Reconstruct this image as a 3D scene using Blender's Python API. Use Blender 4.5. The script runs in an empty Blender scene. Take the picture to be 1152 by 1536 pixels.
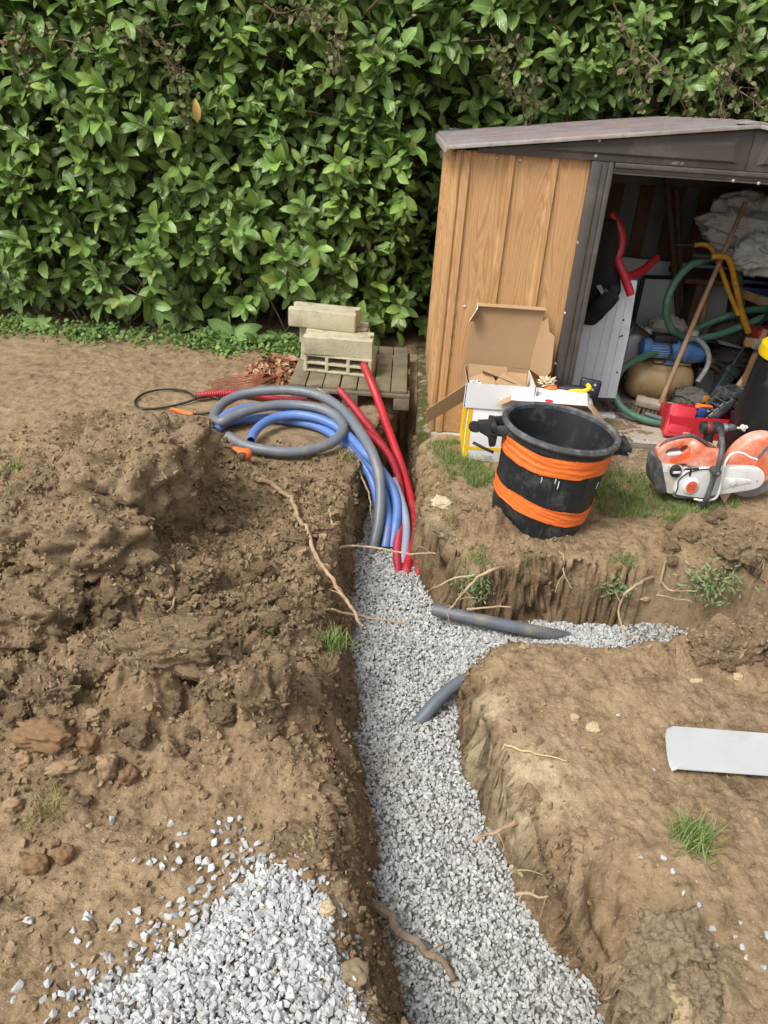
import bpy, bmesh, math, random
import numpy as np
from mathutils import Vector, Matrix

random.seed(11)
rng = np.random.default_rng(11)
S = bpy.context.scene
COL = S.collection
R = math.radians

# ------------------------------------------------------------------ camera
CAM_H, PITCH, ROLL, FPX = 1.7, R(30), R(4), 1154.0
cam_d = bpy.data.cameras.new('camera')
cam_d.sensor_fit = 'VERTICAL'
cam_d.sensor_height = 36.0
cam_d.lens = FPX / 1536.0 * 36.0
cam_d.clip_start = 0.05
cam_d.clip_end = 500
cam = bpy.data.objects.new('camera', cam_d)
COL.objects.link(cam)
CAM_R = Matrix.Rotation(math.pi / 2 - PITCH, 3, 'X') @ Matrix.Rotation(ROLL, 3, 'Z')
cam.matrix_world = Matrix.Translation((0, 0, CAM_H)) @ CAM_R.to_4x4()
S.camera = cam

# ------------------------------------------------------------------ sky, sun, exposure (overcast day)
SUN_EL, SUN_AZ = R(52), R(228)          # azimuth clockwise from +Y
w = bpy.data.worlds.new('World')
S.world = w
w.use_nodes = True
nt = w.node_tree
nt.nodes.clear()
sky = nt.nodes.new('ShaderNodeTexSky')
sky.sky_type = 'NISHITA'
sky.sun_disc = False
sky.sun_elevation = SUN_EL
sky.sun_rotation = SUN_AZ
sky.air_density = 1.0
sky.dust_density = 4.0
hs = nt.nodes.new('ShaderNodeHueSaturation')
hs.inputs['Saturation'].default_value = 0.22
bg = nt.nodes.new('ShaderNodeBackground')
bg.inputs['Strength'].default_value = 0.125
wo = nt.nodes.new('ShaderNodeOutputWorld')
nt.links.new(sky.outputs[0], hs.inputs['Color'])
nt.links.new(hs.outputs[0], bg.inputs['Color'])
nt.links.new(bg.outputs[0], wo.inputs['Surface'])
sun_d = bpy.data.lights.new('sun', 'SUN')
sun_d.energy = 1.7
sun_d.angle = R(20)
sun_d.color = (1.0, 0.975, 0.94)
sun = bpy.data.objects.new('sun', sun_d)
COL.objects.link(sun)
sd = Vector((math.sin(SUN_AZ) * math.cos(SUN_EL), math.cos(SUN_AZ) * math.cos(SUN_EL), math.sin(SUN_EL)))
sun.rotation_euler = sd.to_track_quat('Z', 'Y').to_euler()
S.view_settings.view_transform = 'Standard'
S.view_settings.look = 'None'
S.view_settings.gamma = 1.0
S.view_settings.use_curve_mapping = False
S.view_settings.exposure = 0.75

# ------------------------------------------------------------------ small maths
def _ray(px, py):
    return CAM_R @ Vector(((px - 576) / FPX, -(py - 768) / FPX, -1.0))
def P(px, py, z=0.0):
    """point of the place at height z that lies on this sight line"""
    d = _ray(px, py)
    return Vector((0, 0, CAM_H)) + d * ((z - CAM_H) / d.z)
def PY(px, py, Y):
    """point of the place at distance Y on this sight line"""
    d = _ray(px, py)
    return Vector((0, 0, CAM_H)) + d * (Y / d.y)
def Vv(*a):
    return Vector(a)
def catmull(pts, n=8, closed=False):
    pts = [Vector(p) for p in pts]
    out = []
    N = len(pts)
    rngi = N if closed else N - 1
    for i in range(rngi):
        if closed:
            p0, p1, p2, p3 = pts[i - 1], pts[i], pts[(i + 1) % N], pts[(i + 2) % N]
        else:
            p0, p1, p2, p3 = pts[max(i - 1, 0)], pts[i], pts[i + 1], pts[min(i + 2, N - 1)]
        for k in range(n):
            t = k / n
            out.append(0.5 * ((2 * p1) + (p2 - p0) * t + (2 * p0 - 5 * p1 + 4 * p2 - p3) * t * t + (3 * p1 - p0 - 3 * p2 + p3) * t ** 3))
    if not closed:
        out.append(pts[-1])
    return out
def frame(o, x=(1, 0, 0), z=(0, 0, 1)):
    """4x4 with origin o, local x along x, local z as near z as possible"""
    X = Vector(x).normalized()
    Z = Vector(z)
    Z = (Z - X * Z.dot(X)).normalized()
    Y = Z.cross(X)
    m = Matrix.Identity(4)
    for i in range(3):
        m[i][0], m[i][1], m[i][2], m[i][3] = X[i], Y[i], Z[i], o[i]
    return m
def TR(loc=(0, 0, 0), rx=0, ry=0, rz=0):
    return Matrix.Translation(loc) @ Matrix.Rotation(rz, 4, 'Z') @ Matrix.Rotation(ry, 4, 'Y') @ Matrix.Rotation(rx, 4, 'X')
def sm(a, b, x):
    t = np.clip((x - a) / (b - a), 0, 1)
    return t * t * (3 - 2 * t)

# ------------------------------------------------------------------ numpy noise
def _h(ix, iy, s):
    n = (ix.astype(np.int64) * 374761393 + iy.astype(np.int64) * 668265263 + s * 1442695041) & 0xffffffff
    n = ((n ^ (n >> 13)) * 1274126177) & 0xffffffff
    n = n ^ (n >> 16)
    n = (n * 2246822519) & 0xffffffff
    n = n ^ (n >> 15)
    return n / 4294967296.0
def perlin(x, y, s=0):
    ix, iy = np.floor(x), np.floor(y)
    fx, fy = x - ix, y - iy
    def g(dx, dy):
        a = _h(ix + dx, iy + dy, s) * 2 * math.pi
        return np.cos(a) * (fx - dx) + np.sin(a) * (fy - dy)
    u = fx * fx * fx * (fx * (fx * 6 - 15) + 10)
    v = fy * fy * fy * (fy * (fy * 6 - 15) + 10)
    a = g(0, 0); b = g(1, 0); c = g(0, 1); d = g(1, 1)
    return ((a + (b - a) * u) + ((c + (d - c) * u) - (a + (b - a) * u)) * v) * 1.5
def fbm(x, y, octv=4, s=0, gain=0.5):
    r = 0; a = 1.0; t = 0
    for i in range(octv):
        r = r + a * perlin(x, y, s + i * 17); t += a
        x = x * 2.03 + 3.1; y = y * 2.03 - 1.7; a *= gain
    return r / t
def lumps(x, y, size, s, keep=0.6):
    """round clods: height field 0..1 of jittered half balls about `size` wide"""
    wx = x + perlin(x / size * 1.3, y / size * 1.3, s + 5) * size * 0.35
    wy = y + perlin(x / size * 1.3 + 9, y / size * 1.3, s + 6) * size * 0.35
    X, Y = wx / size, wy / size
    ix, iy = np.floor(X), np.floor(Y)
    out = np.zeros_like(X)
    for dx in (-1, 0, 1):
        for dy in (-1, 0, 1):
            cx = ix + dx + 0.15 + 0.7 * _h(ix + dx, iy + dy, s)
            cy = iy + dy + 0.15 + 0.7 * _h(ix + dx, iy + dy, s + 1)
            k = _h(ix + dx, iy + dy, s + 2)
            rr = 0.25 + 0.45 * _h(ix + dx, iy + dy, s + 3)
            d2 = ((X - cx) ** 2 + (Y - cy) ** 2) / rr ** 2
            out = np.maximum(out, np.where(k < keep, np.sqrt(np.clip(1 - d2, 0, 1)) * rr * 1.6, 0))
    return out
def poly_sd(x, y, poly):
    """signed distance to a polygon, negative inside"""
    poly = np.asarray(poly, float)
    d = np.full(x.shape, 1e9)
    ins = np.zeros(x.shape, bool)
    for i in range(len(poly)):
        ax, ay = poly[i]; bx, by = poly[(i + 1) % len(poly)]
        ex, ey = bx - ax, by - ay
        t = np.clip(((x - ax) * ex + (y - ay) * ey) / (ex * ex + ey * ey + 1e-12), 0, 1)
        d = np.minimum(d, (x - ax - t * ex) ** 2 + (y - ay - t * ey) ** 2)
        c = ((ay <= y) & (by > y)) | ((by <= y) & (ay > y))
        if abs(ey) > 1e-12:
            ins ^= c & (x < ax + (y - ay) / ey * ex)
    d = np.sqrt(d)
    return np.where(ins, -d, d)

# ------------------------------------------------------------------ materials
def hexc(h):
    h = h.lstrip('#')
    c = [int(h[i:i + 2], 16) / 255 for i in (0, 2, 4)]
    return tuple(((v / 12.92) if v <= 0.04045 else ((v + 0.055) / 1.055) ** 2.4) for v in c) + (1.0,)
def rgba(c):
    if isinstance(c, str): return hexc(c)
    return tuple(c) + ((1.0,) if len(c) == 3 else ())
class NT:
    def __init__(s, name):
        s.m = bpy.data.materials.new(name); s.m.use_nodes = True
        s.t = s.m.node_tree; s.t.nodes.clear()
        s.out = s.n('ShaderNodeOutputMaterial'); s.b = s.n('ShaderNodeBsdfPrincipled')
        s.l(s.b.outputs[0], s.out.inputs['Surface'])
        s.tc = s.n('ShaderNodeTexCoord')
    def n(s, t, **k):
        x = s.t.nodes.new(t)
        for a, b in k.items(): setattr(x, a, b)
        return x
    def l(s, a, b): s.t.links.new(a, b)
    def put(s, sock, v):
        if hasattr(v, 'is_output'): s.l(v, sock)
        else: sock.default_value = v
    def noise(s, scale, detail=5, rough=0.6, vec=None, dist=0.0, out=0):
        x = s.n('ShaderNodeTexNoise')
        x.inputs['Scale'].default_value = scale; x.inputs['Detail'].default_value = detail
        x.inputs['Roughness'].default_value = rough; x.inputs['Distortion'].default_value = dist
        s.l(vec if vec is not None else s.tc.outputs['Object'], x.inputs['Vector'])
        return x.outputs[out]
    def ramp(s, fac, stops):
        x = s.n('ShaderNodeValToRGB'); s.l(fac, x.inputs[0])
        e = x.color_ramp.elements
        while len(e) < len(stops): e.new(0.5)
        for i, (p, c) in enumerate(stops): e[i].position = p; e[i].color = rgba(c)
        return x.outputs[0]
    def mix(s, fac, a, b, mode='MIX'):
        x = s.n('ShaderNodeMix', data_type='RGBA', blend_type=mode)
        s.put(x.inputs[0], fac)
        s.put(x.inputs[6], rgba(a) if not hasattr(a, 'is_output') else a)
        s.put(x.inputs[7], rgba(b) if not hasattr(b, 'is_output') else b)
        return x.outputs[2]
    def math(s, op, a, b=0.0, c=0.0):
        x = s.n('ShaderNodeMath', operation=op)
        s.put(x.inputs[0], a); s.put(x.inputs[1], b); s.put(x.inputs[2], c)
        return x.outputs[0]
    def maprange(s, v, a, b, c=0.0, d=1.0):
        x = s.n('ShaderNodeMapRange')
        s.put(x.inputs[0], v)
        for i, q in enumerate((a, b, c, d)): x.inputs[i + 1].default_value = q
        return x.outputs[0]
    def vscale(s, sc, vec=None):
        x = s.n('ShaderNodeMapping'); s.l(vec if vec is not None else s.tc.outputs['Object'], x.inputs[0])
        x.inputs['Scale'].default_value = sc
        return x.outputs[0]
    def attr(s, name):
        x = s.n('ShaderNodeAttribute'); x.attribute_name = name
        return x.outputs['Fac']
    def bump(s, h, strength=0.3, dist=0.01, prev=None):
        x = s.n('ShaderNodeBump'); x.inputs['Strength'].default_value = strength; x.inputs['Distance'].default_value = dist
        s.l(h, x.inputs['Height'])
        if prev is not None: s.l(prev, x.inputs['Normal'])
        return x.outputs[0]
    def set(s, col=None, rough=None, metal=None, normal=None, spec=None, coat=None, trans=None):
        for nm, v in (('Base Color', col), ('Roughness', rough), ('Metallic', metal), ('Normal', normal), ('Specular IOR Level', spec), ('Coat Weight', coat), ('Transmission Weight', trans)):
            if v is None: continue
            if nm == 'Base Color' and not hasattr(v, 'is_output'): v = rgba(v)
            s.put(s.b.inputs[nm], v)
        return s.m
_MC = {}
def mat(name, c1, c2=None, scale=9, rough=0.55, metal=0.0, bump=0.15, bscale=70, bdist=0.002, spec=0.5, dirt=None, dirt_amt=0.4, dirt_scale=6, rvar=0.12, detail=6):
    """worn painted / plastic / cardboard style material: two tones, fine relief, dirt patches"""
    if name in _MC: return _MC[name]
    k = NT(name)
    c1 = rgba(c1); c2 = rgba(c2) if c2 is not None else tuple(v * 0.8 for v in c1[:3]) + (1,)
    f = k.maprange(k.noise(scale, detail), 0.35, 0.65)
    col = k.mix(f, c1, c2)
    rg = k.math('ADD', rough - rvar / 2, k.math('MULTIPLY', k.noise(scale * 2.3, 4), rvar))
    if dirt is not None:
        df = k.maprange(k.noise(dirt_scale, 9, 0.72), 0.62 - 0.3 * dirt_amt, 0.80 - 0.2 * dirt_amt)
        df = k.math('MULTIPLY', df, min(1.0, 0.5 + dirt_amt * 0.5))
        col = k.mix(df, col, dirt)
        rg = k.math('MAXIMUM', rg, k.math('MULTIPLY', df, 0.85))
    nm = k.bump(k.noise(bscale, 6, 0.65), bump, bdist) if bump else None
    _MC[name] = k.set(col, rg, metal, nm, spec)
    return _MC[name]

# ------------------------------------------------------------------ mesh builders
class MB:
    def __init__(s): s.v = []; s.f = []
    def add(s, vs, fs, M=None):
        o = len(s.v)
        s.v += [(M @ Vector(v)) if M is not None else Vector(v) for v in vs]
        s.f += [tuple(i + o for i in f) for f in fs]
        return s
    def hexa(s, p, M=None):
        return s.add(p, [(0, 3, 2, 1), (4, 5, 6, 7), (0, 1, 5, 4), (1, 2, 6, 5), (2, 3, 7, 6), (3, 0, 4, 7)], M)
    def box(s, c, d, M=None):
        x, y, z = c; a, b, e = d[0] / 2, d[1] / 2, d[2] / 2
        return s.hexa([(x - a, y - b, z - e), (x + a, y - b, z - e), (x + a, y + b, z - e), (x - a, y + b, z - e),
                       (x - a, y - b, z + e), (x + a, y - b, z + e), (x + a, y + b, z + e), (x - a, y + b, z + e)], M)
    def tube(s, path, r, n=10, cap=True, closed=False, M=None, flat=1.0):
        path = [Vector(p) for p in path]
        N = len(path)
        rr = r if hasattr(r, '__len__') else [r] * N
        T = []
        for i in range(N):
            a = path[i - 1] if (i > 0 or closed) else path[0]
            b = path[(i + 1) % N] if (i < N - 1 or closed) else path[-1]
            t = (b - a)
            T.append(t.normalized() if t.length > 1e-9 else Vector((0, 0, 1)))
        u = T[0].orthogonal().normalized()
        vs = []
        for i in range(N):
            u = (u - T[i] * u.dot(T[i]))
            u = u.normalized() if u.length > 1e-6 else T[i].orthogonal().normalized()
            v = T[i].cross(u)
            for k in range(n):
                a = 2 * math.pi * k / n
                vs.append(path[i] + (u * math.cos(a) + v * math.sin(a) * flat) * rr[i])
        fs = []
        for i in range(N if closed else N - 1):
            j = (i + 1) % N
            for k in range(n):
                k2 = (k + 1) % n
                fs.append((i * n + k, i * n + k2, j * n + k2, j * n + k))
        if cap and not closed:
            fs.append(tuple(range(n))[::-1]); fs.append(tuple((N - 1) * n + k for k in range(n)))
        return s.add(vs, fs, M)
    def pipe(s, path, r, wall=0.004, n=12, M=None):
        """hollow tube, open at both ends"""
        a = len(s.v)
        s.tube(path, r, n, cap=False, M=M)
        b = len(s.v)
        rr = [q - wall for q in r] if hasattr(r, '__len__') else r - wall
        s.tube(path, rr, n, cap=False, M=M)
        N = (b - a) // n
        nf = (N - 1) * n
        s.f[-nf:] = [tuple(reversed(f)) for f in s.f[-nf:]]
        for k in range(n):
            k2 = (k + 1) % n
            s.f.append((a + k2, a + k, b + k, b + k2))
            e = (N - 1) * n
            s.f.append((a + e + k, a + e + k2, b + e + k2, b + e + k))
        return s
    def lathe(s, prof, n=24, M=None, closed=False):
        vs = []; fs = []
        for r, z in prof:
            for k in range(n):
                a = 2 * math.pi * k / n
                vs.append((r * math.cos(a), r * math.sin(a), z))
        N = len(prof)
        for i in range(N if closed else N - 1):
            j = (i + 1) % N
            for k in range(n):
                k2 = (k + 1) % n
                fs.append((i * n + k, i * n + k2, j * n + k2, j * n + k))
        return s.add(vs, fs, M)
    def disc(s, r, n=20, M=None):
        return s.add([(r * math.cos(2 * math.pi * k / n), r * math.sin(2 * math.pi * k / n), 0) for k in range(n)], [tuple(range(n))], M)
    def prism(s, poly, y0, y1, M=None, inset=0.0):
        """polygon in local x,z extruded along y from y0 to y1"""
        n = len(poly)
        ar = sum(poly[i][0] * poly[(i + 1) % n][1] - poly[(i + 1) % n][0] * poly[i][1] for i in range(n))
        if ar < 0: poly = poly[::-1]
        vs = [(x, y0, z) for x, z in poly] + [(x, y1, z) for x, z in poly]
        fs = [tuple(range(n)), tuple(range(2 * n - 1, n - 1, -1))]
        for k in range(n):
            k2 = (k + 1) % n
            fs.append((k, n + k, n + k2, k2))
        return s.add(vs, fs, M)
    def grid(s, fn, nu, nv, M=None, flip=False):
        vs = [fn(i / nu, j / nv) for j in range(nv + 1) for i in range(nu + 1)]
        fs = []
        for j in range(nv):
            for i in range(nu):
                a = j * (nu + 1) + i
                q = (a, a + 1, a + nu + 2, a + nu + 1)
                fs.append(q[::-1] if flip else q)
        return s.add(vs, fs, M)
    def ball(s, c, r, nu=14, nv=9, M=None, fn=None):
        r = (r, r, r) if not hasattr(r, '__len__') else r
        vs = []
        for j in range(nv + 1):
            t = math.pi * j / nv
            for i in range(nu):
                a = 2 * math.pi * i / nu
                d = Vector((math.sin(t) * math.cos(a), math.sin(t) * math.sin(a), math.cos(t)))
                k = fn(d) if fn else 1.0
                vs.append((c[0] + d.x * r[0] * k, c[1] + d.y * r[1] * k, c[2] + d.z * r[2] * k))
        fs = []
        for j in range(nv):
            for i in range(nu):
                i2 = (i + 1) % nu
                fs.append((j * nu + i, (j + 1) * nu + i, (j + 1) * nu + i2, j * nu + i2))
        return s.add(vs, fs, M)
    def build(s, name, m, parent=None, bevel=0.0, smooth=False, origin=None, seg=2, jitter=0.0, solid=0.0, ang=38, subd=0, extra=None):
        o = world_loc(parent) if parent is not None else (Vector(origin) if origin is not None else base_of(s.v))
        bm = bmesh.new()
        vv = [bm.verts.new(Vector(v) - o) for v in s.v]
        for f in s.f:
            if len(set(f)) < 3: continue
            try: bm.faces.new([vv[i] for i in f])
            except ValueError: pass
        bmesh.ops.remove_doubles(bm, verts=bm.verts, dist=1e-5)
        bmesh.ops.recalc_face_normals(bm, faces=bm.faces) if solid == 0 else None
        if solid:
            g = bmesh.ops.solidify(bm, geom=bm.faces[:], thickness=solid)
            bmesh.ops.recalc_face_normals(bm, faces=bm.faces)
        if bevel:
            es = [e for e in bm.edges if len(e.link_faces) == 2 and e.calc_face_angle(0) > R(28)]
            if es:
                bmesh.ops.bevel(bm, geom=es, offset=bevel, segments=seg, profile=0.5, affect='EDGES', clamp_overlap=True)
        if jitter:
            for v in bm.verts:
                v.co += Vector((random.uniform(-1, 1), random.uniform(-1, 1), random.uniform(-1, 1))) * jitter
        me = bpy.data.meshes.new(name)
        bm.to_mesh(me); bm.free()
        me.materials.append(m)
        if extra: me.materials.append(extra)
        if smooth or bevel:
            me.polygons.foreach_set('use_smooth', [True] * len(me.polygons))
            me.set_sharp_from_angle(angle=R(ang))
        ob = bpy.data.objects.new(name, me)
        COL.objects.link(ob)
        if parent is not None: ob.parent = parent
        else: ob.location = o
        if subd:
            md = ob.modifiers.new('s', 'SUBSURF'); md.levels = subd; md.render_levels = subd
        return ob
def base_of(vs):
    if not vs: return Vector((0, 0, 0))
    return Vector((sum(v[0] for v in vs) / len(vs), sum(v[1] for v in vs) / len(vs), min(v[2] for v in vs)))
def world_loc(o):
    p = Vector((0, 0, 0))
    while o is not None:
        p += o.location; o = o.parent
    return p
def np_mesh(name, V, F, m, parent=None, origin=(0, 0, 0), smooth=False, attrs=None, uv=None):
    V = np.asarray(V, np.float32); F = np.asarray(F, np.int32)
    o = np.array(world_loc(parent) if parent is not None else origin, np.float32)
    me = bpy.data.meshes.new(name)
    k = F.shape[1]
    me.vertices.add(len(V)); me.vertices.foreach_set('co', (V - o).ravel())
    me.loops.add(F.size); me.loops.foreach_set('vertex_index', F.ravel())
    me.polygons.add(len(F)); me.polygons.foreach_set('loop_start', np.arange(0, F.size, k, dtype=np.int32))
    try: me.polygons.foreach_set('loop_total', np.full(len(F), k, np.int32))
    except Exception: pass
    me.polygons.foreach_set('use_smooth', np.full(len(F), smooth))
    if uv is not None:
        l = me.uv_layers.new(name='UVMap'); l.data.foreach_set('uv', np.asarray(uv, np.float32)[F.ravel()].ravel())
    for a, d in (attrs or {}).items():
        x = me.attributes.new(a, 'FLOAT', 'POINT'); x.data.foreach_set('value', np.asarray(d, np.float32))
    me.update(calc_edges=True)
    me.materials.append(m)
    ob = bpy.data.objects.new(name, me); COL.objects.link(ob)
    if parent is not None: ob.parent = parent
    else: ob.location = [float(q) for q in o]
    return ob
def rand_rot(n, r=None):
    q = (r or rng).normal(size=(n, 4)); q /= np.linalg.norm(q, axis=1)[:, None]
    a, b, c, d = q.T
    return np.stack([np.stack([1 - 2 * (c * c + d * d), 2 * (b * c - a * d), 2 * (b * d + a * c)], -1),
                     np.stack([2 * (b * c + a * d), 1 - 2 * (b * b + d * d), 2 * (c * d - a * b)], -1),
                     np.stack([2 * (b * d - a * c), 2 * (c * d + a * b), 1 - 2 * (b * b + c * c)], -1)], 1)
def scatter(templates, pos, scale, rot):
    """joined copies of small meshes: arrays of vertices, faces and (optional) uv"""
    n = len(pos); pos = np.asarray(pos); scale = np.asarray(scale)
    if scale.ndim == 1: scale = scale[:, None]
    Vs, Fs, Us, off = [], [], [], 0
    which = rng.integers(0, len(templates), n)
    for t, tp in enumerate(templates):
        i = np.nonzero(which == t)[0]
        if not len(i): continue
        v = tp[0][None] * scale[i][:, None, :]
        v = np.einsum('nij,nkj->nki', rot[i], v) + pos[i][:, None, :]
        Vs.append(v.reshape(-1, 3))
        Fs.append((tp[1][None] + (np.arange(len(i)) * len(tp[0]))[:, None, None] + off).reshape(-1, tp[1].shape[1]))
        if len(tp) > 2: Us.append(np.tile(tp[2], (len(i), 1)))
        off += len(i) * len(tp[0])
    return np.concatenate(Vs), np.concatenate(Fs), (np.concatenate(Us) if Us else None)
def hull_template(npts, stretch=(1, 0.8, 0.65), seed=0, rough=0.18):
    r = np.random.default_rng(seed)
    d = r.normal(size=(npts, 3)); d /= np.linalg.norm(d, axis=1)[:, None]
    d *= (1 - rough * r.random(npts))[:, None] * np.array(stretch) * 0.5
    bm = bmesh.new()
    for p in d: bm.verts.new(p)
    g = bmesh.ops.convex_hull(bm, input=bm.verts[:])
    bmesh.ops.delete(bm, geom=[v for v in bm.verts if not v.link_faces], context='VERTS')
    bmesh.ops.triangulate(bm, faces=bm.faces[:])
    bmesh.ops.recalc_face_normals(bm, faces=bm.faces)
    bm.verts.index_update()
    V = np.array([v.co[:] for v in bm.verts]); F = np.array([[v.index for v in f.verts] for f in bm.faces])
    bm.free()
    return V, F
def tag(o, label=None, cat=None, group=None, kind=None):
    if label: o['label'] = label
    if cat: o['category'] = cat
    if group: o['group'] = group
    if kind: o['kind'] = kind
    return o
def thing(name, label, cat, loc, group=None):
    o = bpy.data.objects.new(name, None)
    o.empty_display_size = 0.05
    COL.objects.link(o); o.location = loc
    return tag(o, label, cat, group)

# ================================================================== GROUND with the trench
GRAV = -0.30                                            # level of the gravel in the trench
def W(pts, z): return [tuple(P(a, b, z)[:2]) for a, b in pts]
TOP = W([(585, 1640), (575, 1536), (540, 1470), (505, 1400), (512, 1300), (508, 1200), (482, 1100), (466, 1000), (468, 940), (478, 890), (495, 830), (514, 760),
         (530, 695), (556, 655), (585, 612), (612, 598), (638, 605), (634, 660), (640, 720), (640, 780), (672, 822), (715, 846), (760, 838), (850, 838), (920, 846), (1000, 858), (1152, 880), (1400, 905),
         (1400, 985), (1152, 968), (1060, 962), (1000, 972), (900, 962), (830, 956), (745, 962), (716, 985), (722, 1050), (752, 1130), (800, 1190), (850, 1260), (880, 1330), (935, 1370), (962, 1420), (950, 1475), (985, 1536), (1000, 1640)], 0.0)
BOT = W([(612, 1640), (608, 1536), (598, 1450), (565, 1375), (548, 1330), (563, 1290), (560, 1220), (553, 1130), (547, 1070), (535, 1020), (525, 960), (521, 900), (526, 840), (541, 790), (557, 735), (580, 690), (596, 655),
         (606, 640), (624, 650), (622, 700), (624, 760), (632, 845), (650, 882), (668, 912), (720, 926), (800, 930), (850, 930), (950, 927), (1010, 932), (1152, 943), (1400, 960)], GRAV)
_b2 = W([(1400, 1000), (1152, 985), (1000, 985), (900, 975), (830, 968), (748, 975)], 0.0)
BOT += [(x, y + 0.035) for x, y in _b2]
BOT += W([(716, 965), (703, 1010), (690, 1060), (702, 1110), (730, 1180), (752, 1240), (790, 1330), (822, 1390), (872, 1450), (900, 1495), (922, 1536), (950, 1640)], GRAV)

MOUNDS = [  # px, py, z of the crest there, half widths, turn, height, power
    (150, 700, .18, .34, .24, 10, .15), (300, 665, .2, .28, .18, -12, .16), (318, 648, .1, .14, .10, 0, .06),
    (190, 800, .12, .34, .34, 0, .11), (60, 860, .10, .42, .34, 0, .10), (120, 1000, .08, .40, .22, 0, .08),
    (330, 900, .06, .34, .28, 20, .05), (300, 1050, .07, .30, .09, 8, .06), (60, 1110, .06, .30, .12, 0, .06),
    (400, 1050, .06, .12, .11, 0, .07), (440, 1000, .03, .2, .12, 30, .03),
    (1120, 815, .06, .30, .18, 0, .09), (1190, 760, .04, .26, .14, 0, .03), (1090, 965, .05, .26, .09, 4, .10), (960, 1010, .02, .3, .2, 0, .03),
    (760, 1010, .02, .2, .2, 0, .03), (1005, 1455, .03, .12, .10, 0, .05), (690, 790, .02, .16, .10, -20, .05), (830, 1110, 0, .2, .2, 0, .015)]
_M = []
for px, py, z, sx, sy, rot, h in MOUNDS:
    p = P(px, py, z); _M.append((p.x, p.y, sx, sy, R(rot), h))
LOOSE = [(150, 760, .1, .75, .62), (330, 900, .05, .5, .5), (100, 1000, .05, .7, .35), (250, 1060, .05, .7, .16), (60, 1120, 0, .35, .2), (1130, 800, .1, .42, .28), (1100, 960, .05, .33, .12), (700, 800, 0, .2, .1), (1000, 1450, 0, .14, .14), (470, 780, 0, .2, .35)]
_L = []
for px, py, z, sx, sy in LOOSE:
    p = P(px, py, z); _L.append((p.x, p.y, sx, sy))
_notch = P(928, 1385, -.08); _pit = P(270, 1200, 0); _near = P(250, 1400, 0)

COILFLAT = W([(338, 640), (342, 690), (375, 712), (450, 712), (528, 690), (548, 600), (430, 572), (300, 580), (250, 590)], 0.0)
def loose_mask(x, y):
    m = np.zeros_like(x)
    for cx, cy, sx, sy in _L:
        m = np.maximum(m, np.exp(-(((x - cx) / sx) ** 2 + ((y - cy) / sy) ** 2) ** 1.5))
    return np.clip(m * 1.3 + 0.25 * fbm(x * 3, y * 3, 3, 70), 0, 1)
def ground(x, y, full=False):
    x = np.asarray(x, float); y = np.asarray(y, float)
    wx = x + 0.022 * fbm(x * 7, y * 7, 3, 1)
    wy = y + 0.022 * fbm(x * 7 + 5, y * 7, 3, 2)
    inner = (np.abs(x) < 4) & (y < 6) & (y > -1)
    dt = np.full(x.shape, 9.0); db = np.full(x.shape, 9.0)
    dt[inner] = poly_sd(wx[inner], wy[inner], TOP) - .018
    db[inner] = poly_sd(wx[inner], wy[inner], BOT) + .034
    t = np.where(db <= 0, 0.0, np.where(dt >= 0, 1.0, np.clip(db, 0, None) / np.clip(db - dt, 1e-4, None)))
    wall = np.clip(1 - np.abs(t - 0.5) * 2, 0, 1) * (db > 0)
    bank = np.clip(1 - dt / 0.09, 0, 1) * (dt > -0.02)
    near = np.clip(1 - np.abs(dt) / 0.10, 0, 1)
    lo = loose_mask(x, y)
    z = 0.022 * fbm(x * 1.3, y * 1.3, 3, 20)
    for cx, cy, sx, sy, rt, h in _M:
        c, s = math.cos(rt), math.sin(rt)
        u = (x - cx) * c + (y - cy) * s; v = -(x - cx) * s + (y - cy) * c
        z = z + h * np.exp(-((u / sx) ** 2 + (v / sy) ** 2) ** 1.3)
    z = z - 0.035 * np.exp(-(((x - _pit.x) / .35) ** 2 + ((y - _pit.y) / .13) ** 2) ** 2)
    z = z - 0.03 * sm(1.45, 1.15, y) * (x < 0)
    z = z + .024 * sm(3.40, 3.70, y) * sm(.15, .35, x) * sm(5.2, 5.0, y)
    far = np.where((np.abs(x) < 5) & (y < 7), 1.0, 0.0)
    # clods and crumbs
    flat = sm(.03, -.06, poly_sd(x, y, COILFLAT))
    z = z * (1 - flat) - .004 * flat
    det = (0.060 * lumps(x, y, 0.19, 31, 0.5) + 0.034 * lumps(x, y, 0.085, 37, 0.55) + 0.016 * lumps(x, y, 0.038, 41, 0.6)) * lo
    det = det + 0.030 * (fbm(x * 9, y * 9, 4, 50) - 0.3 * np.abs(fbm(x * 5, y * 5, 3, 52))) * (0.16 + 0.84 * lo)
    det = det + 0.0055 * lumps(x, y, 0.016, 43, 0.5) * (0.35 + 0.65 * lo) + (0.008 * lumps(x, y, 0.055, 44, 0.12) + .004 * lumps(x, y, .024, 46, .25)) * (1 - lo)
    det = det + 0.010 * fbm(x * 34, y * 34, 4, 60, .6)
    z = z + det * far * np.where(dt >= 0, 1, sm(0.78, 1.0, t)) * (1 - flat)
    z = z - bank ** 2 * 0.022 * (1 + fbm(x * 4, y * 4, 2, 66))
    z = z - .20 * np.exp(-(((x - _notch.x) / .085) ** 2 + ((y - _notch.y) / .12) ** 2) ** 2) * (1 + .5 * fbm(x * 14, y * 14, 3, 68))
    floor_z = GRAV - 0.14
    prof = np.where(t < 1, 1 - (1 - t) ** 1.12, 1.0)
    zz = floor_z + (z - floor_z) * prof
    if full: return zz, t, wall, lo, dt, db
    return zz
def gz(x, y):
    return float(ground(np.array([x]), np.array([y]))[0])
_ts = np.linspace(.55, 9, 2000)
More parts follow.
